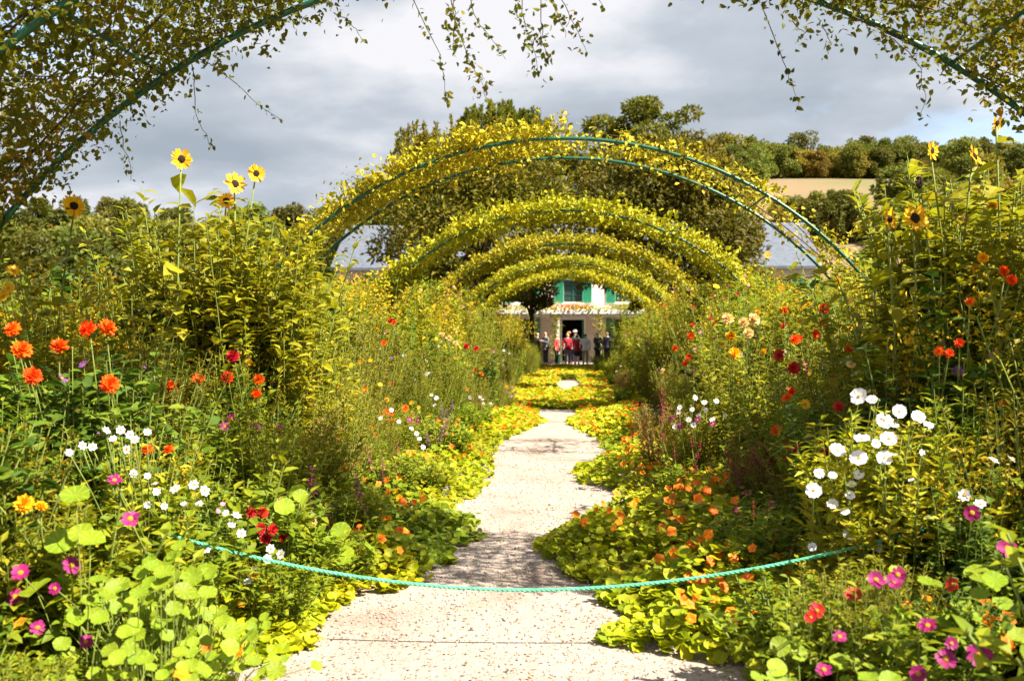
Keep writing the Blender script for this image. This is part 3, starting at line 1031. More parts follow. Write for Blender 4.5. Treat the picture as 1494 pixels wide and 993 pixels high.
flower_plant('helianthus', 'leafy plant with ragged golden flowers under the rose arch', 'golden_daisy', 'flower', None, 6.0,
             FP([(20, 395), (12, 420), (5, 432)], 22, 'yelsmall'), h=1.95, back=.25)
flower_plant('aster', 'fine-leaved clump with small yellow and orange flowers', 'coreopsis', 'flower', None, 12.0,
             FP([(498, 407), (420, 385)], 12, 'yelsmall') + FP([(560, 500), (575, 470)], 9, 'orange_open'), h=2.0, back=.4)
flower_plant('haze', 'feathery clump with cream and scarlet flowers further along the path', 'dahlia', 'dahlia', DBL, 15.5,
             FP([(645, 488), (655, 493), (665, 500)], 10, 'cream') + FP([(680, 505), (695, 508), (570, 468)], 9, 'red'), h=1.6, back=.4)
flower_plant('border', 'dahlia with bright red-orange open flowers above the white cosmos', 'dahlia', 'dahlia', DBL, 7.6,
             FP([(1137, 518), (1158, 537)], 20, 'red_open') + FP([(1155, 571), (1148, 580), (1190, 487)], 17, 'orange_open'), h=1.4, back=.35)
flower_plant('helianthus', 'dahlia with scattered scarlet and orange flowers near a small seed head', 'dahlia', 'dahlia', DBL, 9.0,
             FP([(1203, 450), (1202, 470)], 15, 'red') + FP([(1145, 452), (1160, 495)], 14, 'orange'), h=1.8, back=.4)
flower_plant('helianthus', 'dahlia with yellow and cream double flowers', 'dahlia', 'dahlia', DBL, 9.6,
             FP([(1066, 490), (1072, 515)], 17, 'yellow') + FP([(1100, 466), (1085, 470), (1092, 485), (1062, 465)], 18, 'cream'), h=1.75, back=.4)
flower_plant('dahlia', 'tall dark dahlia with a few orange flowers and one pink', 'dahlia', 'dahlia', DBL, 5.8,
             FP([(1400, 500), (1385, 515), (1370, 512)], 15, 'orange_open') + FP([(1450, 518)], 17, 'pinkaster') + FP([(1476, 408), (1465, 395)], 16, 'orange') + FP([(1415, 440)], 15, 'orange_open'), h=2.05, back=.35)
flower_plant('haze', 'feathery clump with small orange flowers by the far nasturtiums', 'dahlia', 'dahlia', DBL, 14.0,
             FP([(1008, 490), (1005, 520), (985, 508), (1000, 530)], 11, 'orange_open'), h=1.45, back=.4)
flower_plant('helianthus', 'leafy plant with small golden flowers in front of the slate roof', 'golden_daisy', 'flower', None, 11.0,
             FP([(1120, 372), (1045, 418), (1085, 410), (1140, 420)], 13, 'yelsmall'), h=2.35, back=.4)
# magenta single dahlias
MAGG = 'magenta dahlias in the borders'
flower_plant('lowleaf', 'low plant with magenta single dahlias, yellow centres, beside large round leaves', 'dahlia', 'dahlia', MAGG, 3.9,
             FP([(105, 824), (30, 835), (22, 870)], 30, 'magenta') + FP([(125, 935), (55, 915)], 24, 'magenta') + FP([(80, 858)], 18, 'magenta'), h=.5, back=.25, detail=True)
flower_plant('lowleaf', 'plant with two magenta single dahlias at the end of the rope', 'dahlia', 'dahlia', MAGG, 4.5,
             FP([(167, 700), (190, 756)], 26, 'magenta'), h=.85, back=.25, detail=True)
flower_plant('lowleaf', 'leafy dahlia with the largest magenta flower, yellow-centred', 'dahlia', 'dahlia', MAGG, 3.5,
             FP([(1430, 956)], 40, 'magenta') + FP([(1380, 960), (1340, 982), (1353, 912)], 28, 'magenta') + FP([(1388, 938)], 18, 'magenta'), h=.62, back=.25, detail=True)
flower_plant('lowleaf', 'dahlia with crimson and magenta single flowers by the path edge', 'dahlia', 'dahlia', MAGG, 3.8,
             FP([(1183, 900), (1192, 890)], 22, 'redsingle') + FP([(1225, 928), (1202, 976)], 26, 'magenta'), h=.60, back=.25, detail=True)
flower_plant('cosmos', 'dahlia with pink, magenta and crimson flowers under the white cosmos', 'dahlia', 'dahlia', MAGG, 4.1,
             FP([(1278, 845), (1310, 838), (1304, 848)], 25, 'magenta') + FP([(1245, 867), (1390, 852)], 22, 'redsingle'), h=.72, back=.25, detail=True)
flower_plant('dahlia', 'dahlia with two magenta flowers by the yellow leaves', 'dahlia', 'dahlia', MAGG, 4.3,
             FP([(1418, 748), (1470, 800)], 28, 'magenta'), h=.95, back=.3, detail=True)
# white flowers
flower_plant('bright', 'yellow-green bush covered with white cosmos by the rope', 'white_cosmos', 'cosmos', 'white flowers', 5.0,
             FP([(1253, 578), (1312, 600), (1290, 613), (1340, 608), (1258, 640), (1222, 657), (1253, 668), (1290, 668), (1187, 715), (1240, 778), (1275, 797), (1297, 640)], 23, 'cosmos')
             + FP([(1272, 583), (1305, 620), (1355, 620), (1278, 647), (1302, 664), (1195, 690), (1215, 693), (1253, 692), (1243, 706), (1240, 722), (1215, 735), (1233, 746), (1185, 797)], 15, 'cosmos'),
             h=1.12, back=.28, detail=True, jitter=.4)
flower_plant('bright', 'second yellow-green bush behind the white cosmos with few flowers', 'white_cosmos', 'cosmos', 'white flowers', 4.9,
             FP([(1330, 700), (1345, 660)], 12, 'cosmos'), h=1.0, back=.35)
flower_plant('goldenrod', 'low bush with white and pinkish flowers and yellow leaves by the dark dahlias', 'white_cosmos', 'cosmos', 'white flowers', 4.6,
             FP([(1450, 672), (1475, 670), (1407, 722), (1430, 735)], 18, 'cosmos'), h=1.05, back=.3)
flower_plant('bright', 'white phlox above the large yellow-green leaves', 'white_phlox', 'phlox', 'white flowers', 4.7,
             FP([(155, 628), (176, 627), (190, 634), (197, 641), (215, 630), (120, 650), (101, 660), (135, 652), (165, 640), (185, 655)], 14, 'white'), h=1.08, back=.2, jitter=.4)
flower_plant('bright', 'white flowered bush behind the rope end', 'white_phlox', 'phlox', 'white flowers', 4.75,
             FP([(256, 713), (283, 707), (298, 716)], 17, 'white') + FP([(195, 690), (215, 694), (226, 706), (228, 717), (215, 736), (240, 738), (290, 735), (268, 735), (330, 748)], 13, 'white'), h=.88, back=.2, jitter=.4)
flower_plant('goldenrod', 'pale faded white flower heads over golden leaves by the rope', 'white_phlox', 'phlox', 'white flowers', 5.1,
             FP([(300, 770), (345, 752), (338, 765), (352, 778), (395, 800), (410, 808), (390, 815), (300, 800), (372, 832), (362, 848)], 15, 'white') + FP([(325, 735), (318, 745)], 10, 'pinkaster'), h=.72, back=.2, jitter=.4)
flower_plant('bright', 'white flowers mixed with crimson beside red spikes', 'white_phlox', 'phlox', 'white flowers', 9.6,
             FP([(990, 600), (1000, 605), (1010, 597), (1020, 607), (1030, 598), (1005, 612), (1045, 585), (1028, 587), (1014, 580), (992, 594), (1040, 612), (1058, 606), (985, 622), (1012, 620)], 10, 'white')
             + FP([(1018, 612), (980, 610), (1040, 618), (992, 622)], 10, 'magsmall'), h=.9, back=.3, jitter=.4)
flower_plant('cosmos', 'white and violet flowers at the edge of the far nasturtiums', 'white_phlox', 'phlox', 'white flowers', 10.5,
             FP([(571, 598), (582, 615), (600, 625), (612, 640), (617, 652), (608, 632), (555, 610)], 8, 'white') + FP([(603, 617), (610, 613), (598, 612)], 11, 'magsmall'), h=.75, back=.3, jitter=.4)
# red and purple spikes
SPG = 'red flower spikes at the border foot'
flower_plant('lowleaf', 'plant with four round crimson flowers beside pale flower heads', 'zinnia', 'flower', None, 5.4,
             FP([(383, 748), (366, 747), (380, 771), (398, 772), (413, 784), (388, 785)], 17, 'red'), h=.62, back=.2)
for lb, Y, k, lst, sz, hh in [
    ('crimson and purple salvia spikes over dark leaves', 6.6, 'magspike', [(461, 735), (468, 748), (525, 705), (531, 722), (455, 700), (474, 752)], 38, .6),
    ('magenta salvia spikes at the edge of the yellow nasturtiums', 8.6, 'magspike', [(540, 660), (545, 672), (560, 690), (565, 675), (578, 655), (575, 690)], 26, .6),
    ('purple and crimson spikes leaning over the nasturtium carpet', 11.5, 'purspike', [(645, 600), (655, 605), (650, 622), (640, 630), (625, 640), (660, 592)], 22, .7),
    ('crimson snapdragon spikes in front of white flowers', 9.0, 'crimson', [(1010, 640), (1018, 655), (1012, 672), (985, 660), (1000, 690), (968, 630), (965, 605), (1015, 690)], 26, .75),
    ('tall coral spikes above the white flowers', 10.5, 'crimson', [(966, 580), (968, 592), (950, 640), (955, 665), (975, 650)], 26, .9),
    ('dark crimson snapdragon spikes above broad leaves', 7.6, 'crimson', [(1080, 690), (1090, 672), (1107, 668), (1124, 665), (1126, 685), (1078, 700), (1070, 672)], 28, .85),
    ('dark crimson spikes in the green below the cosmos', 5.6, 'crimson', [(1155, 790), (1158, 802), (1100, 742), (1120, 735), (1206, 750), (1128, 778)], 26, .6),
    ('hazy purple-red spikes before the feathery aster', 8.2, 'crimson', [(1270, 430), (1290, 425), (1240, 445), (1225, 468), (1255, 455), (1218, 500), (1228, 490), (1210, 505)], 20, 1.75)]:
    flower_plant('lowleaf' if hh < .8 else ('amaranth' if hh < 1 else 'aster'), lb, 'flower_spikes' if False else 'salvia', 'salvia', SPG, Y, [(x, y, sz * rng.uniform(.8, 1.15), k) for x, y in lst], h=hh, back=.2)
flower_plant('lowleaf', 'plant with one flat yellow flower among dark leaves', 'marigold', 'flower', None, 4.1,
             [(35, 735, 30, 'yellow'), (60, 738, 20, 'yellow')], h=.85, back=.2)

# ------------------------------------------------------------------ filler plants of the two borders


def profile(x, d):
    """height of the planting over the distance from the path"""
    if x < 0:
        a = -x - 1.45 - .25 * math.sin(d * .6)
        near = [(0, .30), (.5, .82), (1.0, 1.35), (1.5, 1.85), (2.1, 2.35), (2.8, 2.7), (4, 2.8)]
        cap = np.interp(d, [4, 6.2, 7.2, 11, 14, 50], [1.55, 1.8, 2.75, 2.7, 2.35, 2.3])
    else:
        a = x - (1.02 if d < 7 else 1.3) - .2 * math.sin(d * .7 + 1)
        near = [(0, .30), (.4, .85), (.8, 1.35), (1.2, 1.85), (1.7, 2.35), (2.3, 2.7), (4, 2.8)]
        cap = np.interp(d, [4, 5.2, 6.4, 9, 14, 50], [1.2, 1.75, 2.6, 2.75, 2.45, 2.3])
    if a < -.02:
        return 0
    if d > 13:
        w = min(1, (d - 13) / 9)
        far = [(0, .5), (.3, 1.3), (.7, 2.0), (1.2, 2.6), (2, 3.0), (4, 3.0)]
        cap = cap + .7 * w
        near = [(p, a_ * (1 - w) + w * float(np.interp(p, *zip(*far)))) for p, a_ in near]
    xs, zs = zip(*near)
    return float(min(np.interp(a, xs, zs), cap))


for pend in PENDING:
    build_flower_plant(*pend)
for px_, py_, Y_, h_ in ((1225, 690, 5.2, 1.02), (1300, 690, 5.2, 1.12), (1345, 700, 5.25, 1.05), (1265, 760, 5.12, .70), (1330, 790, 4.75, .45), (1215, 780, 5.1, .55), (1250, 640, 5.5, 1.15), (1310, 640, 5.5, 1.15)):
    X_ = at(px_, py_, Y_).x
    plant_at('bright', X_, Y_, max(.4, clear_height(X_, Y_, h_ * 1.08, .10)), 'yellow-green cosmos bush without open flowers beside the white cosmos', 'cosmos_bush', 'plant', 'bushes around the white cosmos')
for (X_, Y_, Z_) in SUNHEADS:
    for k_ in range(1 if to_pixel(X_, Y_, Z_)[0] < 200 else 3):
        x_, y_ = X_ * (1.0 + .04 * k_) + rng.normal(0, .16), Y_ + .3 + .2 * k_
        plant_at('helianthus', x_, y_, max(.8, clear_height(x_, y_, Z_ * 1.12 - rng.uniform(.1, .35), .16)), 'budding sunflower plant behind an open head in ' + where(x_, y_), 'perennial_sunflower', 'plant', 'leafy sunflower plants in the borders')
ROPE_Y = 5.0
nfill = 0
d = 2.3
while d < 49:
    step = .40 + d * .017
    for side in (-1, 1):
        lat0 = 1.40 if side < 0 else .98
        lat1 = 4.9 + d * .02
        lx = lat0 + rng.uniform(0, step * .5)
        while lx < lat1:
            x = side * lx + rng.normal(0, .06); y = d + rng.normal(0, step * .22)
            lx += step * (.95 if lx < 2.8 else 1.25)
            h = profile(x, y)
            if h <= 0 or y < 2.2:
                continue
            if abs(x) > .62 * y + 2.2:
                continue
            h *= rng.uniform(.82, 1.14)
            # tops seen against the sky at the sides stay a little lower far away
            if y > 30:
                h *= .95
            if side > 0 and 2.6 < y < 5.3 and x > 1.6:
                h = min(h, rng.uniform(.85, 1.1))
            if side < 0 and to_pixel(x, y, 1.0)[0] < 235 and y > 4.5:
                h = min(h, CAMZ + rng.uniform(85, 125) / FPX * y)
            if y < 3.75 and -80 < to_pixel(x, y, .4)[0] < 1570:
                h = min(h, at(747, 965, y).z)
            h = clear_height(x, y, h, .36 if y < 6 else .26)
            if abs(y - ROPE_Y) < 1.3 and y < ROPE_Y:
                xl, xr = -2.25, 1.75
                if xl < x / y * ROPE_Y < xr:
                    u = abs(x / y * ROPE_Y + .25) / 2.0
                    zr = CAMZ + (.30 + .33 * u * u - CAMZ) * y / ROPE_Y
                    h = min(h, zr - .05)
            if h < .2:
                continue
            u = rng.uniform()
            if h < .62:
                kind = 'lowleaf' if u < .75 else 'cosmos'
            elif h < 1.15:
                if side < 0 and y < 7:
                    kind = 'dahlia' if u < .45 else ('lowleaf' if u < .7 else 'cosmos')
                elif side > 0 and y < 8:
                    kind = 'dahlia' if u < .4 else ('aster' if u < .6 else ('border' if u < .8 else 'lowleaf'))
                else:
                    kind = 'aster' if u < .3 else ('amaranth' if u < .42 else ('cosmos' if u < .65 else ('haze' if u < .85 else 'border')))
            elif h < 1.75:
                if y < 7.5:
                    kind = 'dahlia' if u < .62 else ('border' if u < .85 else 'aster')
                else:
                    kind = 'aster' if u < .28 else ('haze' if u < .6 else ('border' if u < .75 else ('helianthus' if u < .92 else 'dahlia')))
            else:
                kind = 'helianthus' if u < .52 else ('goldenrod' if u < .66 else ('haze' if u < .8 else ('border' if u < .92 else 'dahlia')))
            t, tips = plant_at(kind, x, y, h)
            nfill += 1
            # a few small blossoms on the plants further back
            if y > 5.6 and h > .55 and rng.uniform() < .55 and y < 32 and lx < 4.2:
                inv = pmat(t).inverted(); mw = pmat(t)
                kk = rng.choice(['orange_open', 'cream', 'yelsmall', 'pinkaster', 'red_open', 'white', 'yellow', 'magsmall', 'purple'])
                t['label'] = {'orange_open': 'leafy border plant dotted with small orange flowers', 'cream': 'leafy border plant with a few cream flowers',
                              'yelsmall': 'leafy border plant with small golden daisies', 'pinkaster': 'border plant with small pink asters',
                              'red_open': 'leafy border plant with small red flowers', 'white': 'border plant with small white flowers',
                              'yellow': 'leafy border plant with double yellow flowers', 'magsmall': 'border plant with small magenta flowers', 'purple': 'border plant with small purple asters'}[str(kk)].replace('leafy border plant', 'plant').replace('border plant', 'plant') + ' in ' + where(x, y)
                t['group'] = 'small-flowered plants in the borders'
                for k in rng.choice(len(tips), min(len(tips), int(rng.integers(3, 8))), replace=False):
                    p = mw @ Vector(tips[k])
                    add_flower(t, inv, p, to_cam(p, .4), rng.uniform(.055, .085), str(kk))
    d += step
print('fillers', nfill)

# ------------------------------------------------------------------ nasturtiums beside and over the path
def mound(x, d):
    m = .5 + .5 * np.sin(x * 4.1 + d * 2.3 + .7) * np.sin(d * 3.3 - x * 2.1)
    return .10 + .27 * m


def nast_leaves(n, d0, d1, outw, rl):
    dd = d0 * (d1 / d0) ** rng.uniform(0, 1, n)
    xl = edge(eL, dd) if d0 < 21.3 else np.full(n, .0)
    xr = edge(eR, dd) if d0 < 21.3 else np.full(n, .0)
    lo = np.where(dd < 21.3, np.minimum(xl - outw, -1.9), -2.05); hi = np.where(dd < 21.3, np.maximum(xr + outw * .85, 1.3), 1.75)
    x = rng.uniform(lo, hi)
    keep = ~on_path(x, dd)
    x, dd = x[keep], dd[keep]
    ex = np.minimum(np.abs(x - edge(eL, dd)), np.abs(x - edge(eR, dd)))
    ex = np.where(dd < 21.3, ex, .5)
    top = mound(x, dd) * np.clip(.22 + ex / .6, .18, 1.0) * (1 + .25 * np.clip((ex - .5) / .6, 0, 1))
    top = top * np.interp(dd, [9, 16, 22], [1, .7, .42])
    z = top * rng.uniform(.35, 1.12, len(x))
    return x, dd, z, rng.uniform(*rl, len(x))


def leaf_batch(mb, x, d, z, r, shape='round'):
    n = len(x)
    a = rng.uniform(0, 2 * PI, n)
    D = np.stack([np.cos(a), np.sin(a), rng.normal(0, .25, n)], 1)
    N = np.stack([rng.normal(.12, .6, n), rng.normal(-.4, .6, n), np.ones(n)], 1)
    leaves(mb, np.stack([x, d, z], 1), D, N, r * 2, r * 2, shape)


# near: one thing per mound of about a metre, flowers as parts
x, dn, z, r = nast_leaves(34000, 4.2, 15.5, 1.0, (.018, .042))
cell_y = np.floor(np.log(dn / 4.2) / math.log(1.16)).astype(int); cell_s = np.where(x < (edge(eL, dn) + edge(eR, dn)) / 2, 0, 1)
for side in (0, 1):
    for cy in range(int(cell_y.max()) + 1):
        sel = (cell_y == cy) & (cell_s == side)
        if sel.sum() < 30:
            continue
        cx, cd = float(x[sel].mean()), float(dn[sel].mean())
        green = (6.4 < cd < 8.2) and side == 0
        t = thing('nasturtium', (cx, cd, 0), 'green nasturtium mound with red-orange flowers, edge of ' + where(-1, cd) if green else
                  'yellow-green nasturtium mat with orange flowers, edge of ' + where(-1 if side == 0 else 1, cd), 'nasturtium', 'nasturtium mounds along the gravel')
        mb = MB(); leaf_batch(mb, x[sel] - cx, dn[sel] - cd, z[sel], r[sel])
        tag(link('foliage', mb.mesh('nasturtium_leaves', MG if green else NA), t), kind='stuff')
        inv = pmat(t).inverted()
        ids = np.where(sel)[0]
        ids = ids[z[ids] > np.quantile(z[ids], .55)]
        for k in rng.choice(ids, min(len(ids), 34 if side else 24), replace=False):
            p = Vector((x[k], dn[k] - .03, z[k] + .05))
            f = Vector((rng.normal(0, .5), -.8 + rng.normal(0, .3), .7)).normalized()
            link('flower', FL['nasturtium'][rng.integers(3)], t, inv @ frame_to(p, f, rng.uniform(.05, .075), rng.uniform(0, 6)))
# far: a carpet nobody could count
mb = MB()
x, dn, z, r = nast_leaves(22000, 15.5, 23, 1.0, (.04, .065)); leaf_batch(mb, x, dn, z, r)
x, dn, z, r = nast_leaves(36000, 21.3, 49, .5, (.05, .085)); leaf_batch(mb, x, dn, z, r)
o = link('nasturtium_carpet', mb.mesh('nasturtium_carpet', NF)); tag(o, 'yellow-green nasturtium carpet covering the far path', 'nasturtium', None, 'stuff')
mb = MB()
n = 1500
x, dn, z, r = nast_leaves(n, 15.5, 49, .8, (.03, .05))
P = np.stack([x, dn, z + .05], 1)
for q in range(3):
    a = rng.uniform(0, 6.28, len(P))
    leaves(mb, P, np.stack([np.cos(a), np.sin(a), np.full(len(P), .5)], 1), rng.normal(0, .4, (len(P), 3)) + [0, -.5, 1], .055, .05, 'lance')
tag(link('nasturtium_blossoms', mb.mesh('nasturtium_blossoms', PNAS)), 'orange nasturtium blossoms dotted over the far carpet', 'nasturtium', None, 'stuff')

# near nasturtiums with large round leaves, each leaf a part
rl = []
for k in range(4):
    mb = MB(); n = 11
    V = [(0, 0, -.10)]
    for ring, (rr, zz) in enumerate(((.28, -.03), (.5, 0))):
        for i in range(n):
            a = 2 * PI * i / n
            w = rr * (1 + (.05 * math.sin(a * 5 + k) + rng.normal(0, .025)) * ring)
            V.append((math.cos(a) * w, math.sin(a) * w, zz + ring * (.05 * math.sin(a * 3 + k * 1.7) + rng.normal(0, .015))))
    F3 = [(0, 1 + i, 1 + (i + 1) % n) for i in range(n)]
    F4 = [(1 + i, 1 + n + i, 1 + n + (i + 1) % n, 1 + (i + 1) % n) for i in range(n)]
    mb.add(V, F3); mb.F.append((np.array(F4), 0))
    rl.append(mb.mesh('round_leaf', BIGL, True))


def big_nasturtium(label, pix, Y, n, spread, rad, hbase, flowers=0):
    c = at(*pix, Y)
    t = thing('nasturtium', (c.x, Y, .03), label, 'nasturtium', None)
    inv = pmat(t).inverted()
    for k in range(n):
        u = rng.normal(0, 1, 3) * [spread, spread * .7, .0]
        top = c.z * (1 - .35 * (abs(u[0]) / (spread * 2)) ** 1.5)
        z = hbase + (top - hbase) * rng.uniform(0, 1) ** .7
        p = Vector((c.x + u[0], Y + u[1] + (1 - z / max(c.z, .1)) * -.12, z))
        if p.z < .08 or any(p.y < fy and abs(fx * p.y / fy - p.x) < .09 and abs(CAMZ + (fz - CAMZ) * p.y / fy - p.z) < .09 for fx, fy, fz in FLOWERS):
            continue
        s = rng.uniform(*rad) * 2
        nrm = Vector((rng.normal(.1, .4), rng.normal(-.55, .35), 1)).normalized()
        link('leaf', rl[rng.integers(4)], t, inv @ frame_to(p, nrm, s, rng.uniform(0, 6)))
        stem_to(t, inv, (c.x + u[0] * .5, Y + u[1] * .5, .03), p - nrm * s * .08, .003, 'leaf_stalk')
    for k in range(flowers):
        p = Vector((c.x + rng.normal(0, spread), Y - .15 + rng.normal(0, .1), c.z * rng.uniform(.55, 1.0)))
        link('flower', FL['nasturtium'][rng.integers(3)], t, inv @ frame_to(p, to_cam(p), .06, rng.uniform(0, 6)))
    return t


big_nasturtium('large round-leaved nasturtium piled up beside the gravel', (225, 800), 4.05, 165, .25, (.024, .043), .06)
big_nasturtium('round-leaved nasturtium spilling down below the magenta dahlias', (140, 900), 3.7, 105, .22, (.022, .037), .05, 2)
big_nasturtium('round-leaved nasturtium at the gravel edge below the pale flower heads', (300, 890), 4.25, 105, .20, (.022, .037), .05, 3)
big_nasturtium('huge yellow-green round leaves above the marigold', (112, 715), 4.0, 8, .07, (.05, .075), .6)
big_nasturtium('round-leaved nasturtium under the dark crimson spikes', (400, 710), 5.9, 34, .22, (.045, .07), .25)
big_nasturtium('green nasturtium growing below the crimson single dahlias', (1190, 935), 3.75, 60, .2, (.024, .042), .05)
big_nasturtium('nasturtium with broad leaves between rope and cosmos', (1370, 800), 4.2, 30, .16, (.03, .05), .25)

# ------------------------------------------------------------------ rope across the path with its stakes
pL, pR, pM = at(203, 766, ROPE_Y), at(1345, 772, ROPE_Y), at(745, 860, ROPE_Y)
ns = 420
s = np.linspace(-1, 1, ns)
xm, zm = pM.x, pM.z
xs = np.linspace(pL.x, pR.x, ns)
zs = zm + np.where(xs < xm, (pL.z - zm) * ((xs - xm) / (pL.x - xm)) ** 1.9, (pR.z - zm) * (np.abs(xs - xm) / (pR.x - xm)) ** 1.9)
rp = thing('rope', (xm, ROPE_Y, zm), 'green twisted rope sagging across the gravel path', 'rope')
for k in range(3):
    ph = np.arange(ns) * .8 + k * 2 * PI / 3
    P = np.stack([xs - xm, .0048 * np.cos(ph), zs - zm + .0048 * np.sin(ph)], 1)
    mb = MB(); tube(mb, P, .0050, 6)
    link('strand', mb.mesh('strand', ROPEM, True), rp)
for p, w in ((pL, 'thin green stake holding the rope among magenta dahlias'), (pR, 'thin green stake holding the rope behind the white cosmos')):
    t = thing('rope_stake', (p.x, ROPE_Y + .02, 0), w, 'stake')
    mb = MB(); tube(mb, [(0, 0, -.05), (0, 0, .3), (0, 0, p.z + .03)], .011, 8); link('rod', mb.mesh('rod', GREENP, True), t)
    mb = MB()
    a = np.linspace(0, 2 * PI, 14)
    tube(mb, np.stack([.022 * np.cos(a), .022 * np.sin(a) - .02, np.full(14, p.z)], 1), .004, 6, cap=False); link('ring', mb.mesh('ring', GREENP, True), t)

# ------------------------------------------------------------------ loose gravel and fallen leaves
mb = MB()
n = 9000
dd = 3.6 * (14 / 3.6) ** rng.uniform(0, 1, n)
x = rng.uniform(-1.9, 1.5, n)
sz = rng.uniform(.004, .010, n) * (1 + dd * .02)
base = np.array([(1, 0, 0), (0, 1, 0), (-1, 0, 0), (0, -1, 0), (0, 0, .8), (0, 0, -.6)])
V = np.stack([x, dd, np.full(n, .012)], 1)[:, None, :] + base[None] * (sz[:, None, None] * rng.uniform(.6, 1.3, (n, 6, 1)))
f = np.array([(0, 1, 4), (1, 2, 4), (2, 3, 4), (3, 0, 4), (1, 0, 5), (2, 1, 5), (3, 2, 5), (0, 3, 5)])
mb.add(V.reshape(-1, 3), (np.arange(n)[:, None, None] * 6 + f[None]).reshape(-1, 3))
PEB = leafmat('pebble', [(.24, .18, .14), (.33, .27, .23), (.40, .35, .31), (.20, .15, .11)], trans=0.0, rough=.9, objvar=0)
tag(link('gravel', mb.mesh('gravel', PEB)), 'loose pale gravel stones on the path', 'gravel', None, 'stuff')
mb = MB()
n = 900
dd = 4.0 * (16 / 4.0) ** rng.uniform(0, 1, n); x = rng.uniform(-1.8, 1.4, n)
a = rng.uniform(0, 6.28, n)
leaves(mb, np.stack([x, dd, np.full(n, .018)], 1), np.stack([np.cos(a), np.sin(a), np.full(n, .1)], 1), rng.normal(0, .25, (n, 3)) + [0, 0, 1], rng.uniform(.015, .04, n), rng.uniform(.01, .022, n), 'lance')
FALL = leafmat('fallen_leaf', [(.30, .20, .04), (.36, .14, .03), (.20, .11, .04), (.45, .33, .06)])
tag(link('fallen_leaves', mb.mesh('fallen_leaves', FALL)), 'small dry yellow leaves scattered on the gravel', 'leaves', None, 'stuff')

# ------------------------------------------------------------------ trees


def crown(mb, blobs, nleaf, size, r, W=.6, shape='lance', flat=.75):
    vol = np.array([b[3] ** 2 for b in blobs]); cnt = (vol / vol.sum() * nleaf).astype(int)
    for (cx, cy, cz, rad), n in zip(blobs, cnt):
        dirs = unit(r.normal(0, 1, (n, 3)))
        rr = rad * r.uniform(.25, 1.0, n) ** .45
        P = np.array([cx, cy, cz]) + dirs * rr[:, None] * [1, 1, flat]
        ls = size * r.uniform(.6, 1.3, n)
        leaves(mb, P, dirs + r.normal(0, .7, (n, 3)) + [0, 0, .1], dirs + [0, 0, .6] + r.normal(0, .5, (n, 3)), ls, ls * W, shape)


def limb_tree(trunk_h, r0, ends, r):
    mb = MB()
    tube(mb, [(0, 0, -.2), (0.03, 0, trunk_h * .5), (0, .03, trunk_h)], [r0 * 1.2, r0, r0 * .75], 9)
    for e in ends:
        e = np.array(e); b = np.array([0, 0, trunk_h * r.uniform(.6, 1.0)])
        t = np.linspace(0, 1, 6)[:, None]
        P = b + (e - b) * t + np.array([0, 0, -.12 * np.linalg.norm(e - b)]) * np.sin(t * PI)
        tube(mb, P, np.linspace(r0 * .45, r0 * .1, 6), 6)
    return mb


def big_tree(name, label, px, Y, zlo, zhi, half, m, nblob, nleaf, size, seed, spiky=False, rtrunk=.3, flat=.7, wide=.5):
    r = np.random.default_rng(seed)
    X = at(px, 488, Y).x
    t = thing(name, (X, Y, 0), label, 'tree')
    blobs = []
    for k in range(nblob):
        u = r.uniform(0, 1)
        z = zlo + (zhi - zlo) * u
        w = half * math.sqrt(max(.05, 1 - ((u - wide) / (1.03 - min(wide, .5))) ** 2))
        a = r.uniform(0, 2 * PI); q = w * math.sqrt(r.uniform(.15, 1)) * .85
        blobs.append((math.cos(a) * q, math.sin(a) * q * .8, z, r.uniform(.13, .26) * half))
    mb = MB(); crown(mb, blobs, nleaf, size, r, .5, 'lance', flat)
    if spiky:
        for k in range(60):
            a = r.uniform(0, 2 * PI); q = half * .75 * math.sqrt(r.uniform(0, 1))
            z0 = zlo + (zhi - zlo) * (.72 + .2 * (1 - (q / half) ** 2))
            hgt = r.uniform(.7, 1.7)
            n = 90
            tt = r.uniform(0, 1, n)
            P = np.array([math.cos(a) * q, math.sin(a) * q * .8, z0]) + np.stack([r.normal(0, .13, n) * (1.1 - tt), r.normal(0, .13, n) * (1.1 - tt), tt * hgt], 1)
            leaves(mb, P, r.normal(0, .6, (n, 3)) + [0, 0, 1.2], r.normal(0, 1, (n, 3)), size * .9, size * .35, 'lance')
    tag(link('crown', mb.mesh('crown', m), t), kind='stuff')
    ends = [b[:3] for b in blobs[::max(1, nblob // 14)]]
    link('trunk', limb_tree(zlo + (zhi - zlo) * .3, rtrunk, ends, r).mesh('trunk', BARK, True), t)
    return t


big_tree('yew_tree', 'dark yew with spiky top behind the golden arch, standing before the house', 690, 45, 3.9, 10.4, 5.0, YEW, 120, 34000, .24, 5, True, .35, .8, .35)
big_tree('yew_tree', 'broad dark yew standing before the slate roof of the house', 975, 44, 3.9, 9.7, 4.7, YEW, 120, 34000, .24, 6, False, .35, .8, .35)
big_tree('garden_tree', 'olive tree behind the house roof seen between the two yews', 836, 67, 6.0, 13.6, 4.6, YEW, 80, 20000, .32, 16, False, .25, .8, .4)
big_tree('pine_tree', 'spreading tree with open flat crown rising above the arches', 955, 68, 9.5, 17.0, 5.2, PIN, 46, 15000, .36, 8, False, .3, .55, .55)
big_tree('pine_tree', 'tall dark tree behind the spiky yew', 735, 72, 6.5, 17.8, 4.6, PIN, 46, 12000, .4, 9, True, .3, .8, .4)
big_tree('garden_tree', 'dark small-leaved tree in front of the house windows', 775, 48.5, 3.0, 6.2, 1.35, YEW, 26, 6000, .16, 12, False, .12, .8, .4)
big_tree('garden_tree', 'leafy tree beside the house covering its shutters', 950, 49, 2.7, 5.6, 1.3, PIN, 26, 6000, .16, 13, False, .12, .8, .4)


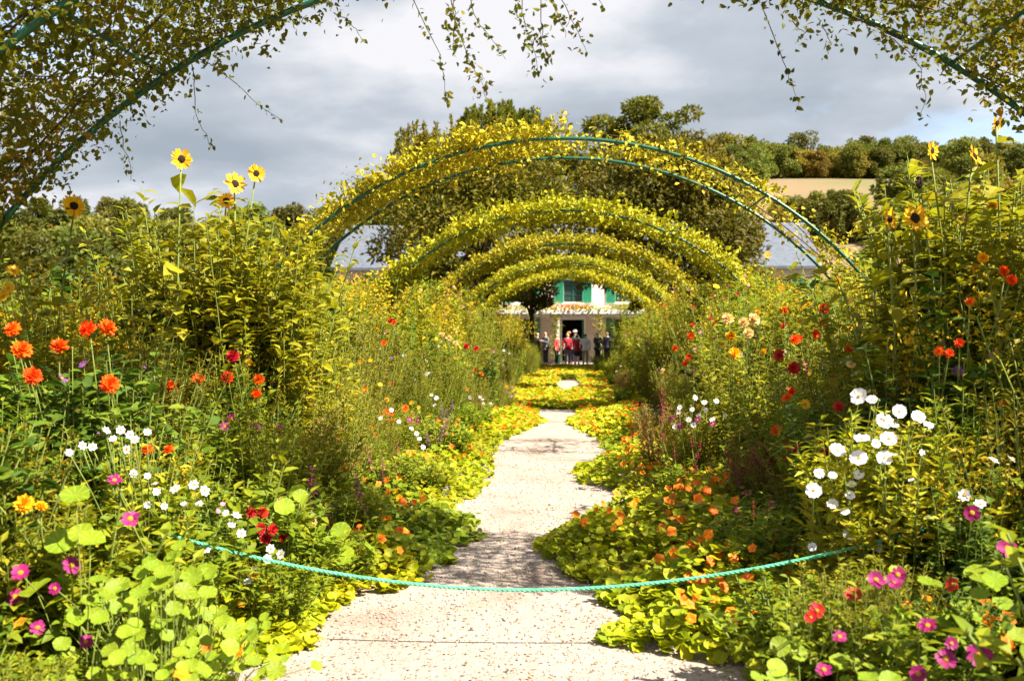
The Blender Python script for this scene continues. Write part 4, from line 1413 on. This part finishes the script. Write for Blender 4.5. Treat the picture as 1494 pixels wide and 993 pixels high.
# yellow shrubs in the beds beyond the borders
def shrub_proto(seed, m, half, h, nleaf, size):
    r = np.random.default_rng(seed)
    blobs = []
    for k in range(26):
        a = r.uniform(0, 2 * PI); q = half * math.sqrt(r.uniform(0, 1)) * .8
        blobs.append((math.cos(a) * q, math.sin(a) * q, h * (.25 + .6 * r.uniform(0, 1) * (1 - .4 * (q / half) ** 2)), r.uniform(.18, .32) * half))
    mb = MB(); crown(mb, blobs, nleaf, size, r, .45, 'lance', .9)
    ends = [b[:3] for b in blobs[::3]]
    return mb.mesh('crown', m), limb_tree(h * .2, .05, ends, r).mesh('trunk', BARK, True)


SHR = [shrub_proto(1, SHY, 1.3, 2.9, 7000, .12), shrub_proto(2, SHY, 1.5, 3.2, 7000, .13), shrub_proto(3, YG, 1.3, 2.8, 7000, .12), shrub_proto(4, OL, 1.4, 3.0, 7000, .12)]
shr_lab = ['golden-yellow rounded shrub beyond the flower border', 'golden-yellow rounded shrub beyond the flower border', 'yellow-green shrub beyond the flower border', 'olive shrub beyond the flower border']
y = 9.0
while y < 58:
    for side in (-1, 1):
        for lane in (7.2, 10.5, 14.5, 19.5):
            if rng.uniform() < (.12 if lane < 12 else .3) or (abs(lane) > .62 * y + 1.5):
                continue
            if y > 47 and lane < 12:
                continue
            k = int(rng.choice([0, 1, 2, 3], p=[.3, .25, .3, .15]))
            s = rng.uniform(.78, 1.06) * (1.0 + .012 * lane) * min(1, .55 + y * .013)
            if side < 0 and y < 40:
                s = min(s, (CAMZ + 160 / FPX * y) / 2.9)
            t = thing('shrub', (side * (lane + rng.normal(0, .6)), y + rng.normal(0, .7), 0), shr_lab[k], 'shrub', 'shrubs beyond the borders', rng.uniform(0, 6.28), s)
            tag(link('crown', SHR[k][0], t), kind='stuff'); link('trunk', SHR[k][1], t)
    y += 2.6 + y * .03

for X_, Y_, s_, k in ((-3.3, 50.3, .62, 3), (-2.6, 51.6, .5, 2), (3.3, 50.0, .66, 2), (4.3, 51.0, .75, 3)):
    t = thing('shrub', (X_, Y_, 0), 'small leafy shrub beside the visitors before the house', 'shrub', 'small shrubs before the house', rng.uniform(0, 6.28), s_)
    tag(link('crown', SHR[k][0], t), kind='stuff'); link('trunk', SHR[k][1], t)
for side in (-1, 1):
    for X_ in (5.2, 7.0, 8.9, 10.8, 12.8, 14.8):
        k = int(rng.integers(0, 4))
        t = thing('shrub', (side * X_ + rng.normal(0, .3), 48.0 + rng.normal(0, 1), 0), 'tall leafy shrub before the house wing ' + ('next to the spiky yew' if side < 0 else 'next to the broad yew'), 'shrub', 'tall shrubs before the house', rng.uniform(0, 6.28), rng.uniform(1.45, 1.85))
        tag(link('crown', SHR[k][0], t), kind='stuff'); link('trunk', SHR[k][1], t)

# woods on the hills behind


def hill_proto(seed, m, half, h, n, size):
    r = np.random.default_rng(seed)
    blobs = []
    for k in range(24):
        u = r.uniform(0, 1); a = r.uniform(0, 2 * PI)
        q = half * math.sqrt(max(.1, 1 - (u * 1.5 - .55) ** 2)) * math.sqrt(r.uniform(.2, 1)) * .75
        blobs.append((math.cos(a) * q, math.sin(a) * q, h * (.16 + .72 * u), r.uniform(.24, .38) * half))
    mb = MB(); crown(mb, blobs, n, size, r, .7, 'lance', .85)
    return mb.mesh('crown', m), limb_tree(h * .35, h * .03, [b[:3] for b in blobs[::4]], r).mesh('trunk', BARK, True)


HP = [hill_proto(1, HT, 4.2, 10, 3200, .6), hill_proto(2, HT, 5.0, 11, 3600, .65), hill_proto(3, HT, 3.6, 11.5, 3000, .6), hill_proto(4, HA, 3.6, 8.5, 2800, .55)]
hl = ['green broad-leaved tree '] * 2 + ['narrow green tree '] + ['brownish autumn tree ']


def hill_tree(x, y, s, k, wh='on the hillside'):
    z = float(hill(x, y))
    t = thing('woodland_tree', (x, y, z - .1), hl[k] + wh, 'tree', 'trees of the hillside woods', rng.uniform(0, 6.28), s)
    tag(link('crown', HP[k][0], t), kind='stuff'); link('trunk', HP[k][1], t)


cnt = 0
for side, x0, x1, y0, y1 in ((1, 6, 112, 88, 200), (-1, -112, -6, 86, 176)):
    yy = y0
    while yy < y1:
        xx = x0 + rng.uniform(0, 6)
        while xx < x1:
            x, y = xx + rng.normal(0, 1.6), yy + rng.normal(0, 2)
            xx += 8.2 * rng.uniform(.8, 1.25)
            if abs(x) > .60 * y + 4:
                continue
            k = int(rng.choice([0, 1, 2, 3], p=[.34, .26, .18, .22]))
            s_ = rng.uniform(.7, 1.1) * (.75 if y < 110 else 1.0)
            zb = float(hill(x, y))
            pa, pt = to_pixel(x, y, zb + 10.5 * s_); _, pb = to_pixel(x, y, zb)
            hw = 4.5 * s_ / y * FPX
            if side > 0 and pa + hw * .7 > 1142 and pa - hw * .7 < 1244 and y < 166 and pt < 283:
                continue
            if side > 0:
                s_ = min(s_, max(.2, (at(pa, rng.uniform(202, 222), y).z - zb) / 10.3))
            up = (y - y0) / (y1 - y0)
            wh = ('in the wood behind the tan clearing' if up > .66 else 'on the slope level with the tan clearing' if up > .33 else 'at the foot of the slope below the tan clearing') if side > 0 else \
                ('on the skyline of the hill past the orange-dahlia bed' if up > .66 else 'halfway up the hill past the orange-dahlia bed' if up > .33 else 'at the foot of the hill past the orange-dahlia bed')
            hill_tree(x, y, s_, k, wh)
            cnt += 1
        yy += 9.0 * (1 + .1 * rng.uniform(-1, 1))
for px_ in range(1050, 1480, 13):
    for Y_ in (170, 180):
        x_ = at(px_ + rng.normal(0, 4), 300, Y_).x; y_ = Y_ + rng.normal(0, 2)
        zb = float(hill(x_, y_)); s_ = max(.3, (at(px_, rng.uniform(200, 222), Y_).z - zb) / 10.3)
        hill_tree(x_, y_, min(s_, .95), int(rng.choice([0, 1, 2, 3], p=[.35, .3, .15, .2])), 'in the wood behind the tan clearing')
        cnt += 1
for px_ in range(1140, 1250, 9):
    for Y_ in (124, 133):
        x_ = at(px_ + rng.normal(0, 4), 300, Y_).x
        zb = float(hill(x_, Y_)); s_ = max(.16, (at(px_, 281 + rng.uniform(-6, 8), Y_).z - zb) / 10)
        hill_tree(x_, Y_, min(s_, .6), int(rng.choice([0, 2, 3])), 'small, at the lower edge of the tan clearing')
        cnt += 1
print('hill trees', cnt)

# ------------------------------------------------------------------ the house
HY = 55.0
WALLM = mat('house_plaster', (.62, .50, .46), .85, .12, 1.2, bump=.2, c2=(.68, .60, .56))
WHITEM = mat('white_paint', (.74, .73, .70), .6, .06, 3)
SLATE = mat('slate_roof', (.10, .115, .145), .7, .2, 4, bump=.3)
GLASS = mat('window_glass', (.03, .045, .05), .08, .2, 1, spec=.8)
SHUT = mat('shutter_green', (.015, .24, .13), .5, .2, 4)
SHADEIN = mat('interior_shade_paint', (.012, .012, .010), .9, .2, 2)  # near-black colour stands in for the shade inside the rooms
hs = thing('house', (0, HY, 0), 'long pink house with green shutters and slate roof at the end of the path', 'house')
cx0 = at(836, 488, HY).x
bays = [cx0 + 2.85 * k for k in range(-4, 5)]
HX0, HX1 = cx0 - 13.2, cx0 + 13.2
EAVE = 5.3
GW = (.95, 2.45); UW = (3.40, 4.62); WW = .52
xc = sorted({HX0, HX1} | {b - WW for b in bays} | {b + WW for b in bays} | {cx0 - .6, cx0 + .6})
zc = [0, GW[0], 2.42, GW[1], UW[0], UW[1], EAVE]
mb = MB()
for xa, xb in zip(xc[:-1], xc[1:]):
    m_ = (xa + xb) / 2
    bay = [b for b in bays if abs(m_ - b) < WW]
    for za, zb in zip(zc[:-1], zc[1:]):
        zm_ = (za + zb) / 2
        isdoor = abs(m_ - cx0) < .6 and zm_ < 2.42
        iswin = bay and (UW[0] < zm_ < UW[1] or (GW[0] < zm_ < GW[1] and abs(m_ - cx0) > .7))
        if isdoor or iswin:
            continue
        box(mb, (xa, 0, za), (xb, .35, zb))
box(mb, (HX0, .35, 0), (HX0 + .35, 8, EAVE)); box(mb, (HX1 - .35, .35, 0), (HX1, 8, EAVE)); box(mb, (HX0, 7.65, 0), (HX1, 8, EAVE))
# gables
for xg in (HX0, HX1 - .35):
    V = [(xg, 0, EAVE), (xg, 8, EAVE), (xg, 4, 7.9), (xg + .35, 0, EAVE), (xg + .35, 8, EAVE), (xg + .35, 4, 7.9)]
    mb.add(V, [(0, 2, 1), (3, 4, 5)]); mb.F.append((np.array([(0, 3, 5, 2), (1, 2, 5, 4)]) + mb.n - 6, 0))
link('wall', mb.mesh('wall', WALLM), hs)
mb = MB(); box(mb, (HX0 + .35, 1.6, 0), (HX1 - .35, 1.7, EAVE)); link('interior_shade_panel', mb.mesh('interior_shade_panel', SHADEIN), hs)  # added panel, painted as the darkness behind door and windows
mb = MB()
for sgn in (0, 1):
    ya, yb = (-.35, 4.0) if sgn == 0 else (8.35, 4.0)
    V = [(HX0 - .3, ya, EAVE - .12), (HX1 + .3, ya, EAVE - .12), (HX1 + .3, yb, 8.0), (HX0 - .3, yb, 8.0)]
    V2 = [(a, b, c + .14) for a, b, c in V]
    mb.add(V + V2, [(0, 1, 2, 3), (7, 6, 5, 4), (0, 4, 5, 1), (1, 5, 6, 2), (2, 6, 7, 3), (3, 7, 4, 0)])
rf = link('roof', mb.mesh('roof', SLATE), hs)
for xg in (-8.5, 1.5, 8.0):
    mb = MB(); box(mb, (cx0 + xg, 3.6, 7.2), (cx0 + xg + .9, 4.4, 9.0)); box(mb, (cx0 + xg - .08, 3.52, 9.0), (cx0 + xg + .98, 4.48, 9.12))
    link('chimney', mb.mesh('chimney', mat('chimney_brick', (.36, .17, .12), .9, .3, 8)), rf)


def frame_mesh(w, z0, z1, m, bars=True):
    mb = MB(); t = .06
    box(mb, (-w, 0, z0), (-w + t, .08, z1)); box(mb, (w - t, 0, z0), (w, .08, z1)); box(mb, (-w + t, 0, z0), (w - t, .08, z0 + t)); box(mb, (-w + t, 0, z1 - t), (w - t, .08, z1))
    if bars:
        box(mb, (-.035, .002, z0 + t), (.035, .078, z1 - t))
        for q in (1, 2):
            zz = z0 + (z1 - z0) * q / 3
            box(mb, (-w + t, .004, zz - .02), (-.035, .07, zz + .02)); box(mb, (.035, .004, zz - .02), (w - t, .07, zz + .02))
    return mb.mesh('frame', m)


def shutter_mesh(z0, z1):
    mb = MB(); w = .5
    box(mb, (0, 0, z0), (.05, .05, z1)); box(mb, (w - .05, 0, z0), (w, .05, z1)); box(mb, (.05, 0, z0), (w - .05, .05, z0 + .08)); box(mb, (.05, 0, z1 - .08), (w - .05, .05, z1))
    n = 14
    for k in range(n):
        zz = z0 + .09 + (z1 - z0 - .18) * (k + .5) / n
        box(mb, (.05, .008, zz - .026), (w - .05, .04, zz + .022))
    return mb.mesh('shutter', SHUT)


fu, fg = frame_mesh(WW - .004, UW[0] + .004, UW[1] - .004, GREENP), frame_mesh(WW - .004, GW[0] + .004, GW[1] - .004, GREENP)
su, sg_ = shutter_mesh(UW[0] - .05, UW[1] + .05), shutter_mesh(GW[0] - .05, GW[1] + .05)
pu = box(MB(), (-.46, .02, UW[0] + .05), (.46, .03, UW[1] - .05)).mesh('pane', GLASS); pg = box(MB(), (-.46, .02, GW[0] + .05), (.46, .03, GW[1] - .05)).mesh('pane', GLASS)
silu = box(MB(), (-.6, -.08, UW[0] - .12), (.6, -.002, UW[0] - .052)).mesh('sill', WHITEM); silg = box(MB(), (-.6, -.08, GW[0] - .12), (.6, -.002, GW[0] - .052)).mesh('sill', WHITEM)
for b in bays:
    for fr, pn, shm, sil, ground in ((fu, pu, su, silu, False), (fg, pg, sg_, silg, True)):
        if ground and abs(b - cx0) < .1:
            continue
        w = link('window', fr, hs); w.location = (b, .12, 0)
        link('pane', pn, w).location = (0, .02, 0)
        link('sill', sil, w).location = (0, -.12, 0)
        a = link('shutter', shm, hs); a.location = (b - WW - .51, -.06, 0)
        a = link('shutter', shm, hs); a.location = (b + WW + .01, -.06, 0)
# doorway with white frame and an open green door leaf
mb = MB(); box(mb, (cx0 - .78, -.09, 0), (cx0 - .602, -.004, 2.6)); box(mb, (cx0 + .602, -.09, 0), (cx0 + .70, -.004, 2.6)); box(mb, (cx0 - .602, -.09, 2.422), (cx0 + .602, -.004, 2.6))
dr = link('door', box(MB(), (cx0 + .50, .05, .06), (cx0 + .56, 1.1, 2.38)).mesh('door', SHUT), hs)
link('door_frame', mb.mesh('door_frame', WHITEM), dr)
box_ = MB(); box(box_, (cx0 - .9, -.75, .005), (cx0 + .9, -.004, .16)); box(box_, (cx0 - 1.1, -1.1, .005), (cx0 + 1.1, -.752, .08)); link('step', box_.mesh('step', WHITEM), hs)
# veranda: ledge on posts
mb = MB(); box(mb, (cx0 - 3.9, -1.9, 2.62), (cx0 + 4.2, -.005, 2.70)); box(mb, (cx0 - 3.95, -1.98, 2.705), (cx0 + 4.25, -.006, 2.90)); vr = link('veranda', mb.mesh('veranda', WHITEM), hs)
for px_ in (-3.8, -2.2, -.78, 1.45, 2.75, 4.1):
    mb = MB(); box(mb, (cx0 + px_ - .06, -1.85, .55), (cx0 + px_ + .06, -1.73, 2.615)); box(mb, (cx0 + px_ - .09, -1.88, .005), (cx0 + px_ + .09, -1.70, .548), 1)
    link('post', mb.mesh('post', [WHITEM, GREENP]), vr)
# vine on the veranda
vine = thing('climbing_vine', (cx0, HY - 1.5, 0), 'climbing vine with orange blossoms along the veranda ledge of the house', 'vine')
mb = MB()
n = 2600
xx = rng.uniform(-4.2, 4.6, n); zz = 2.95 + np.abs(rng.normal(0, .16, n)) - .02
dn_ = .5 + .5 * np.sin(xx * 2.7)
k_ = rng.uniform(0, 1, n) < .35 + .65 * dn_
P = np.stack([xx, rng.normal(-.3, .2, n), zz], 1)[k_]
for px_ in (-2.2, -.95, 1.45, 2.75, 4.1):
    m2 = 500
    P = np.concatenate([P, np.stack([px_ + rng.normal(0, .15, m2), -.38 + rng.normal(0, .1, m2), rng.uniform(.3, 3.0, m2)], 1)])
P = np.concatenate([P, np.stack([rng.normal(3.4, .5, 700), np.full(700, .9) + rng.normal(0, .1, 700), rng.uniform(2.9, 4.2, 700)], 1)])
ls = rng.uniform(.06, .13, len(P))
leaves(mb, P, rng.normal(0, 1, P.shape) + [0, -.4, -.3], rng.normal(0, .5, P.shape) + [.2, -1, .5], ls, ls * .7, 'lance')
tag(link('foliage', mb.mesh('vine_foliage', YG), vine), kind='stuff')
mb = MB()
P = np.stack([rng.normal(-.2, .6, 90), rng.normal(-.5, .1, 90), rng.normal(3.12, .07, 90)], 1)
leaves(mb, P, rng.normal(0, 1, P.shape), rng.normal(0, .5, P.shape) + [0, -1, .4], .11, .1, 'lance'); tag(link('blossom', mb.mesh('blossom', PORG), vine), kind='stuff')
for k in range(5):
    mb = MB(); px_ = (-2.2, -.95, 1.45, 2.75, 4.1)[k]
    tube(mb, [(px_ + .15, -.5, 0), (px_ + .1, -.45, 1), (px_ - .05, -.4, 2), (px_, -.35, 2.95)], [.04, .035, .03, .02], 6)
    link('vine_stem', mb.mesh('vine_stem', CANE, True), vine)


# ------------------------------------------------------------------ visitors in front of the house
def skin_mesh(name, V, E, Rr, m, parent, levels=1):
    me = bpy.data.meshes.new(name); me.from_pydata(V, E, []); me.materials.append(m)
    o = link(name, me, parent)
    md = o.modifiers.new('skin', 'SKIN'); md.use_smooth_shade = True
    for v, rr in zip(me.skin_vertices[0].data, Rr):
        v.radius = (rr, rr) if not isinstance(rr, tuple) else rr
    me.skin_vertices[0].data[0].use_root = True
    s_ = o.modifiers.new('sub', 'SUBSURF'); s_.levels = levels; s_.render_levels = levels
    return o


SKINM = mat('skin', (.55, .33, .24), .6, .05, 3)


def cloth(name, c):
    return mat('cloth_' + name, c, .85, .18, 9)


def person(label, px, Y, h, face, shirt, trousers, hair, hat=None, bag=None, arms=0, skirt=False):
    X = at(px, 488, Y).x
    k = h / 1.75
    t = thing('person', (X, Y, .01), label, 'person', 'visitors in front of the house', face, k)
    aR = [(.20, 0, 1.42), (.25, .02, 1.14), (.24, -.06, .90)] if arms == 0 else [(.20, 0, 1.42), (.27, -.04, 1.16), (.10, -.28, 1.28)]
    aL = [(-.20, 0, 1.42), (-.26, .02, 1.14), (-.25, -.05, .90)] if arms < 2 else [(-.20, 0, 1.42), (-.27, -.04, 1.16), (-.10, -.28, 1.28)]
    hR = [aR[2], tuple(np.array(aR[2]) + (np.array(aR[2]) - np.array(aR[1])) * .33)]
    hL = [aL[2], tuple(np.array(aL[2]) + (np.array(aL[2]) - np.array(aL[1])) * .33)]
    V = [(0, 0, .95), (0, 0, 1.15), (0, 0, 1.38), (0, -.005, 1.50), (0, -.015, 1.58), (0, -.02, 1.66), (0, -.01, 1.74),
         *aR, hR[1], *aL, hL[1], (.09, 0, .90), (.10, -.01, .50), (.10, .02, .08), (.11, -.12, .03), (-.09, 0, .90), (-.10, -.02, .50), (-.10, .02, .08), (-.11, -.12, .03)]
    E = [(0, 1), (1, 2), (2, 3), (3, 4), (4, 5), (5, 6), (2, 7), (7, 8), (8, 9), (9, 10), (2, 11), (11, 12), (12, 13), (13, 14),
         (0, 15), (15, 16), (16, 17), (17, 18), (0, 19), (19, 20), (20, 21), (21, 22)]
    Rr = [.13, .12, .14, .055, .075, .09, .06, .055, .042, .032, .036, .055, .042, .032, .036, .085, .058, .042, .036, .085, .058, .042, .036]
    skin_mesh('body', V, E, Rr, SKINM, t)
    V = [(0, 0, 1.0), (0, 0, .93), (0, 0, 1.2), (0, 0, 1.39), (0, 0, 1.47), *aR[:2], tuple(np.array(aR[1]) * .25 + np.array(aR[2]) * .75), *aL[:2], tuple(np.array(aL[1]) * .25 + np.array(aL[2]) * .75)]
    skin_mesh('jacket', V, [(0, 1), (0, 2), (2, 3), (3, 4), (3, 5), (5, 6), (6, 7), (3, 8), (8, 9), (9, 10)], [.165, .17, .16, .165, .08, .075, .062, .05, .075, .062, .05], shirt, t)
    if skirt:
        skin_mesh('skirt', [(0, 0, 1.0), (0, 0, .75), (0, 0, .5)], [(0, 1), (1, 2)], [.15, .21, .26], trousers, t)
    else:
        skin_mesh('trousers', [(0, 0, .98), (.09, 0, .88), (.10, -.01, .5), (.10, .02, .12), (-.09, 0, .88), (-.10, -.02, .5), (-.10, .02, .12)],
                  [(0, 1), (1, 2), (2, 3), (0, 4), (4, 5), (5, 6)], [.15, .105, .078, .068, .105, .078, .068], trousers, t)
    skin_mesh('hair', [(0, .02, 1.73), (0, .045, 1.66), (0, .05, 1.58)], [(0, 1), (1, 2)], [.088, .088, .06], hair, t)
    mbx = MB(); leaves(mbx, [[0, -.10, 1.66]], [[0, -.3, -1]], [[0, -1, .2]], .06, .03, 'ovate'); link('nose', mbx.mesh('nose', SKINM), t)
    if hat:
        mbx = MB(); n = 12
        for rr, za in (((.15, 1.745), (.152, 1.755)),):
            pass
        rings = [(.17, 1.74), (.105, 1.755), (.10, 1.82), (.03, 1.85)]
        V = [(r_ * math.cos(2 * PI * i / n), -.01 + r_ * math.sin(2 * PI * i / n), z_) for r_, z_ in rings for i in range(n)]
        mbx.add(V, [(q * n + i, q * n + (i + 1) % n, (q + 1) * n + (i + 1) % n, (q + 1) * n + i) for q in range(3) for i in range(n)])
        link('hat', mbx.mesh('hat', hat, True), t)
    return t


CR, WH, NV, DK, GN, BE, RDC, GY = (cloth('crimson', (.30, .012, .03)), cloth('white', (.66, .66, .68)), cloth('navy', (.02, .022, .06)), cloth('black', (.014, .013, .014)),  # cloth colours darkened to carry the yews' shade over the group
                                  cloth('green', (.03, .06, .035)), cloth('beige', (.34, .25, .15)), cloth('coral', (.42, .06, .05)), cloth('grey', (.13, .13, .15)))
HB, HD, HG = mat('hair_brown', (.09, .045, .02), .7, .3, 20), mat('hair_dark', (.02, .014, .01), .7, .3, 20), mat('hair_grey', (.38, .36, .35), .7, .2, 20)
HO, HW = mat('hat_orange', (.55, .22, .04), .8, .1, 9), mat('hat_white', (.62, .64, .72), .8, .1, 9)
person('person in crimson jacket standing before the house door', 828, 51.2, 1.66, .4, CR, GY, HD)
person('person in crimson jacket and black skirt beside the door post', 842, 50.8, 1.60, 2.6, CR, DK, HB, arms=1, skirt=True)
person('person in white shirt and beige trousers before the house', 854, 50.6, 1.64, PI, WH, BE, HB, arms=1)
person('person in orange hat on the house step', 830, 53.4, 1.68, .2, BE, GY, HB, hat=HO)
person('person in white hat and dark green top in the doorway', 839, 53.3, 1.76, -.2, GN, NV, HG, hat=HW)
person('person in dark green coat holding something up', 872, 51.0, 1.72, .7, GN, DK, HD, arms=2)
person('person in navy jacket beside the veranda post', 886, 51.4, 1.74, -.6, NV, DK, HD, arms=0)
person('person in navy coat with grey hair at the end of the group', 896, 52.0, 1.66, 2.0, NV, GY, HG)
person('person in coral top next to the white post', 812, 51.3, 1.62, 1.2, RDC, DK, HB)
person('person in grey jacket facing the flower beds', 796, 51.6, 1.74, -.9, GY, DK, HD, arms=2)
person('person in black coat near the ground floor shutters', 784, 51.9, 1.70, .9, DK, NV, HB)
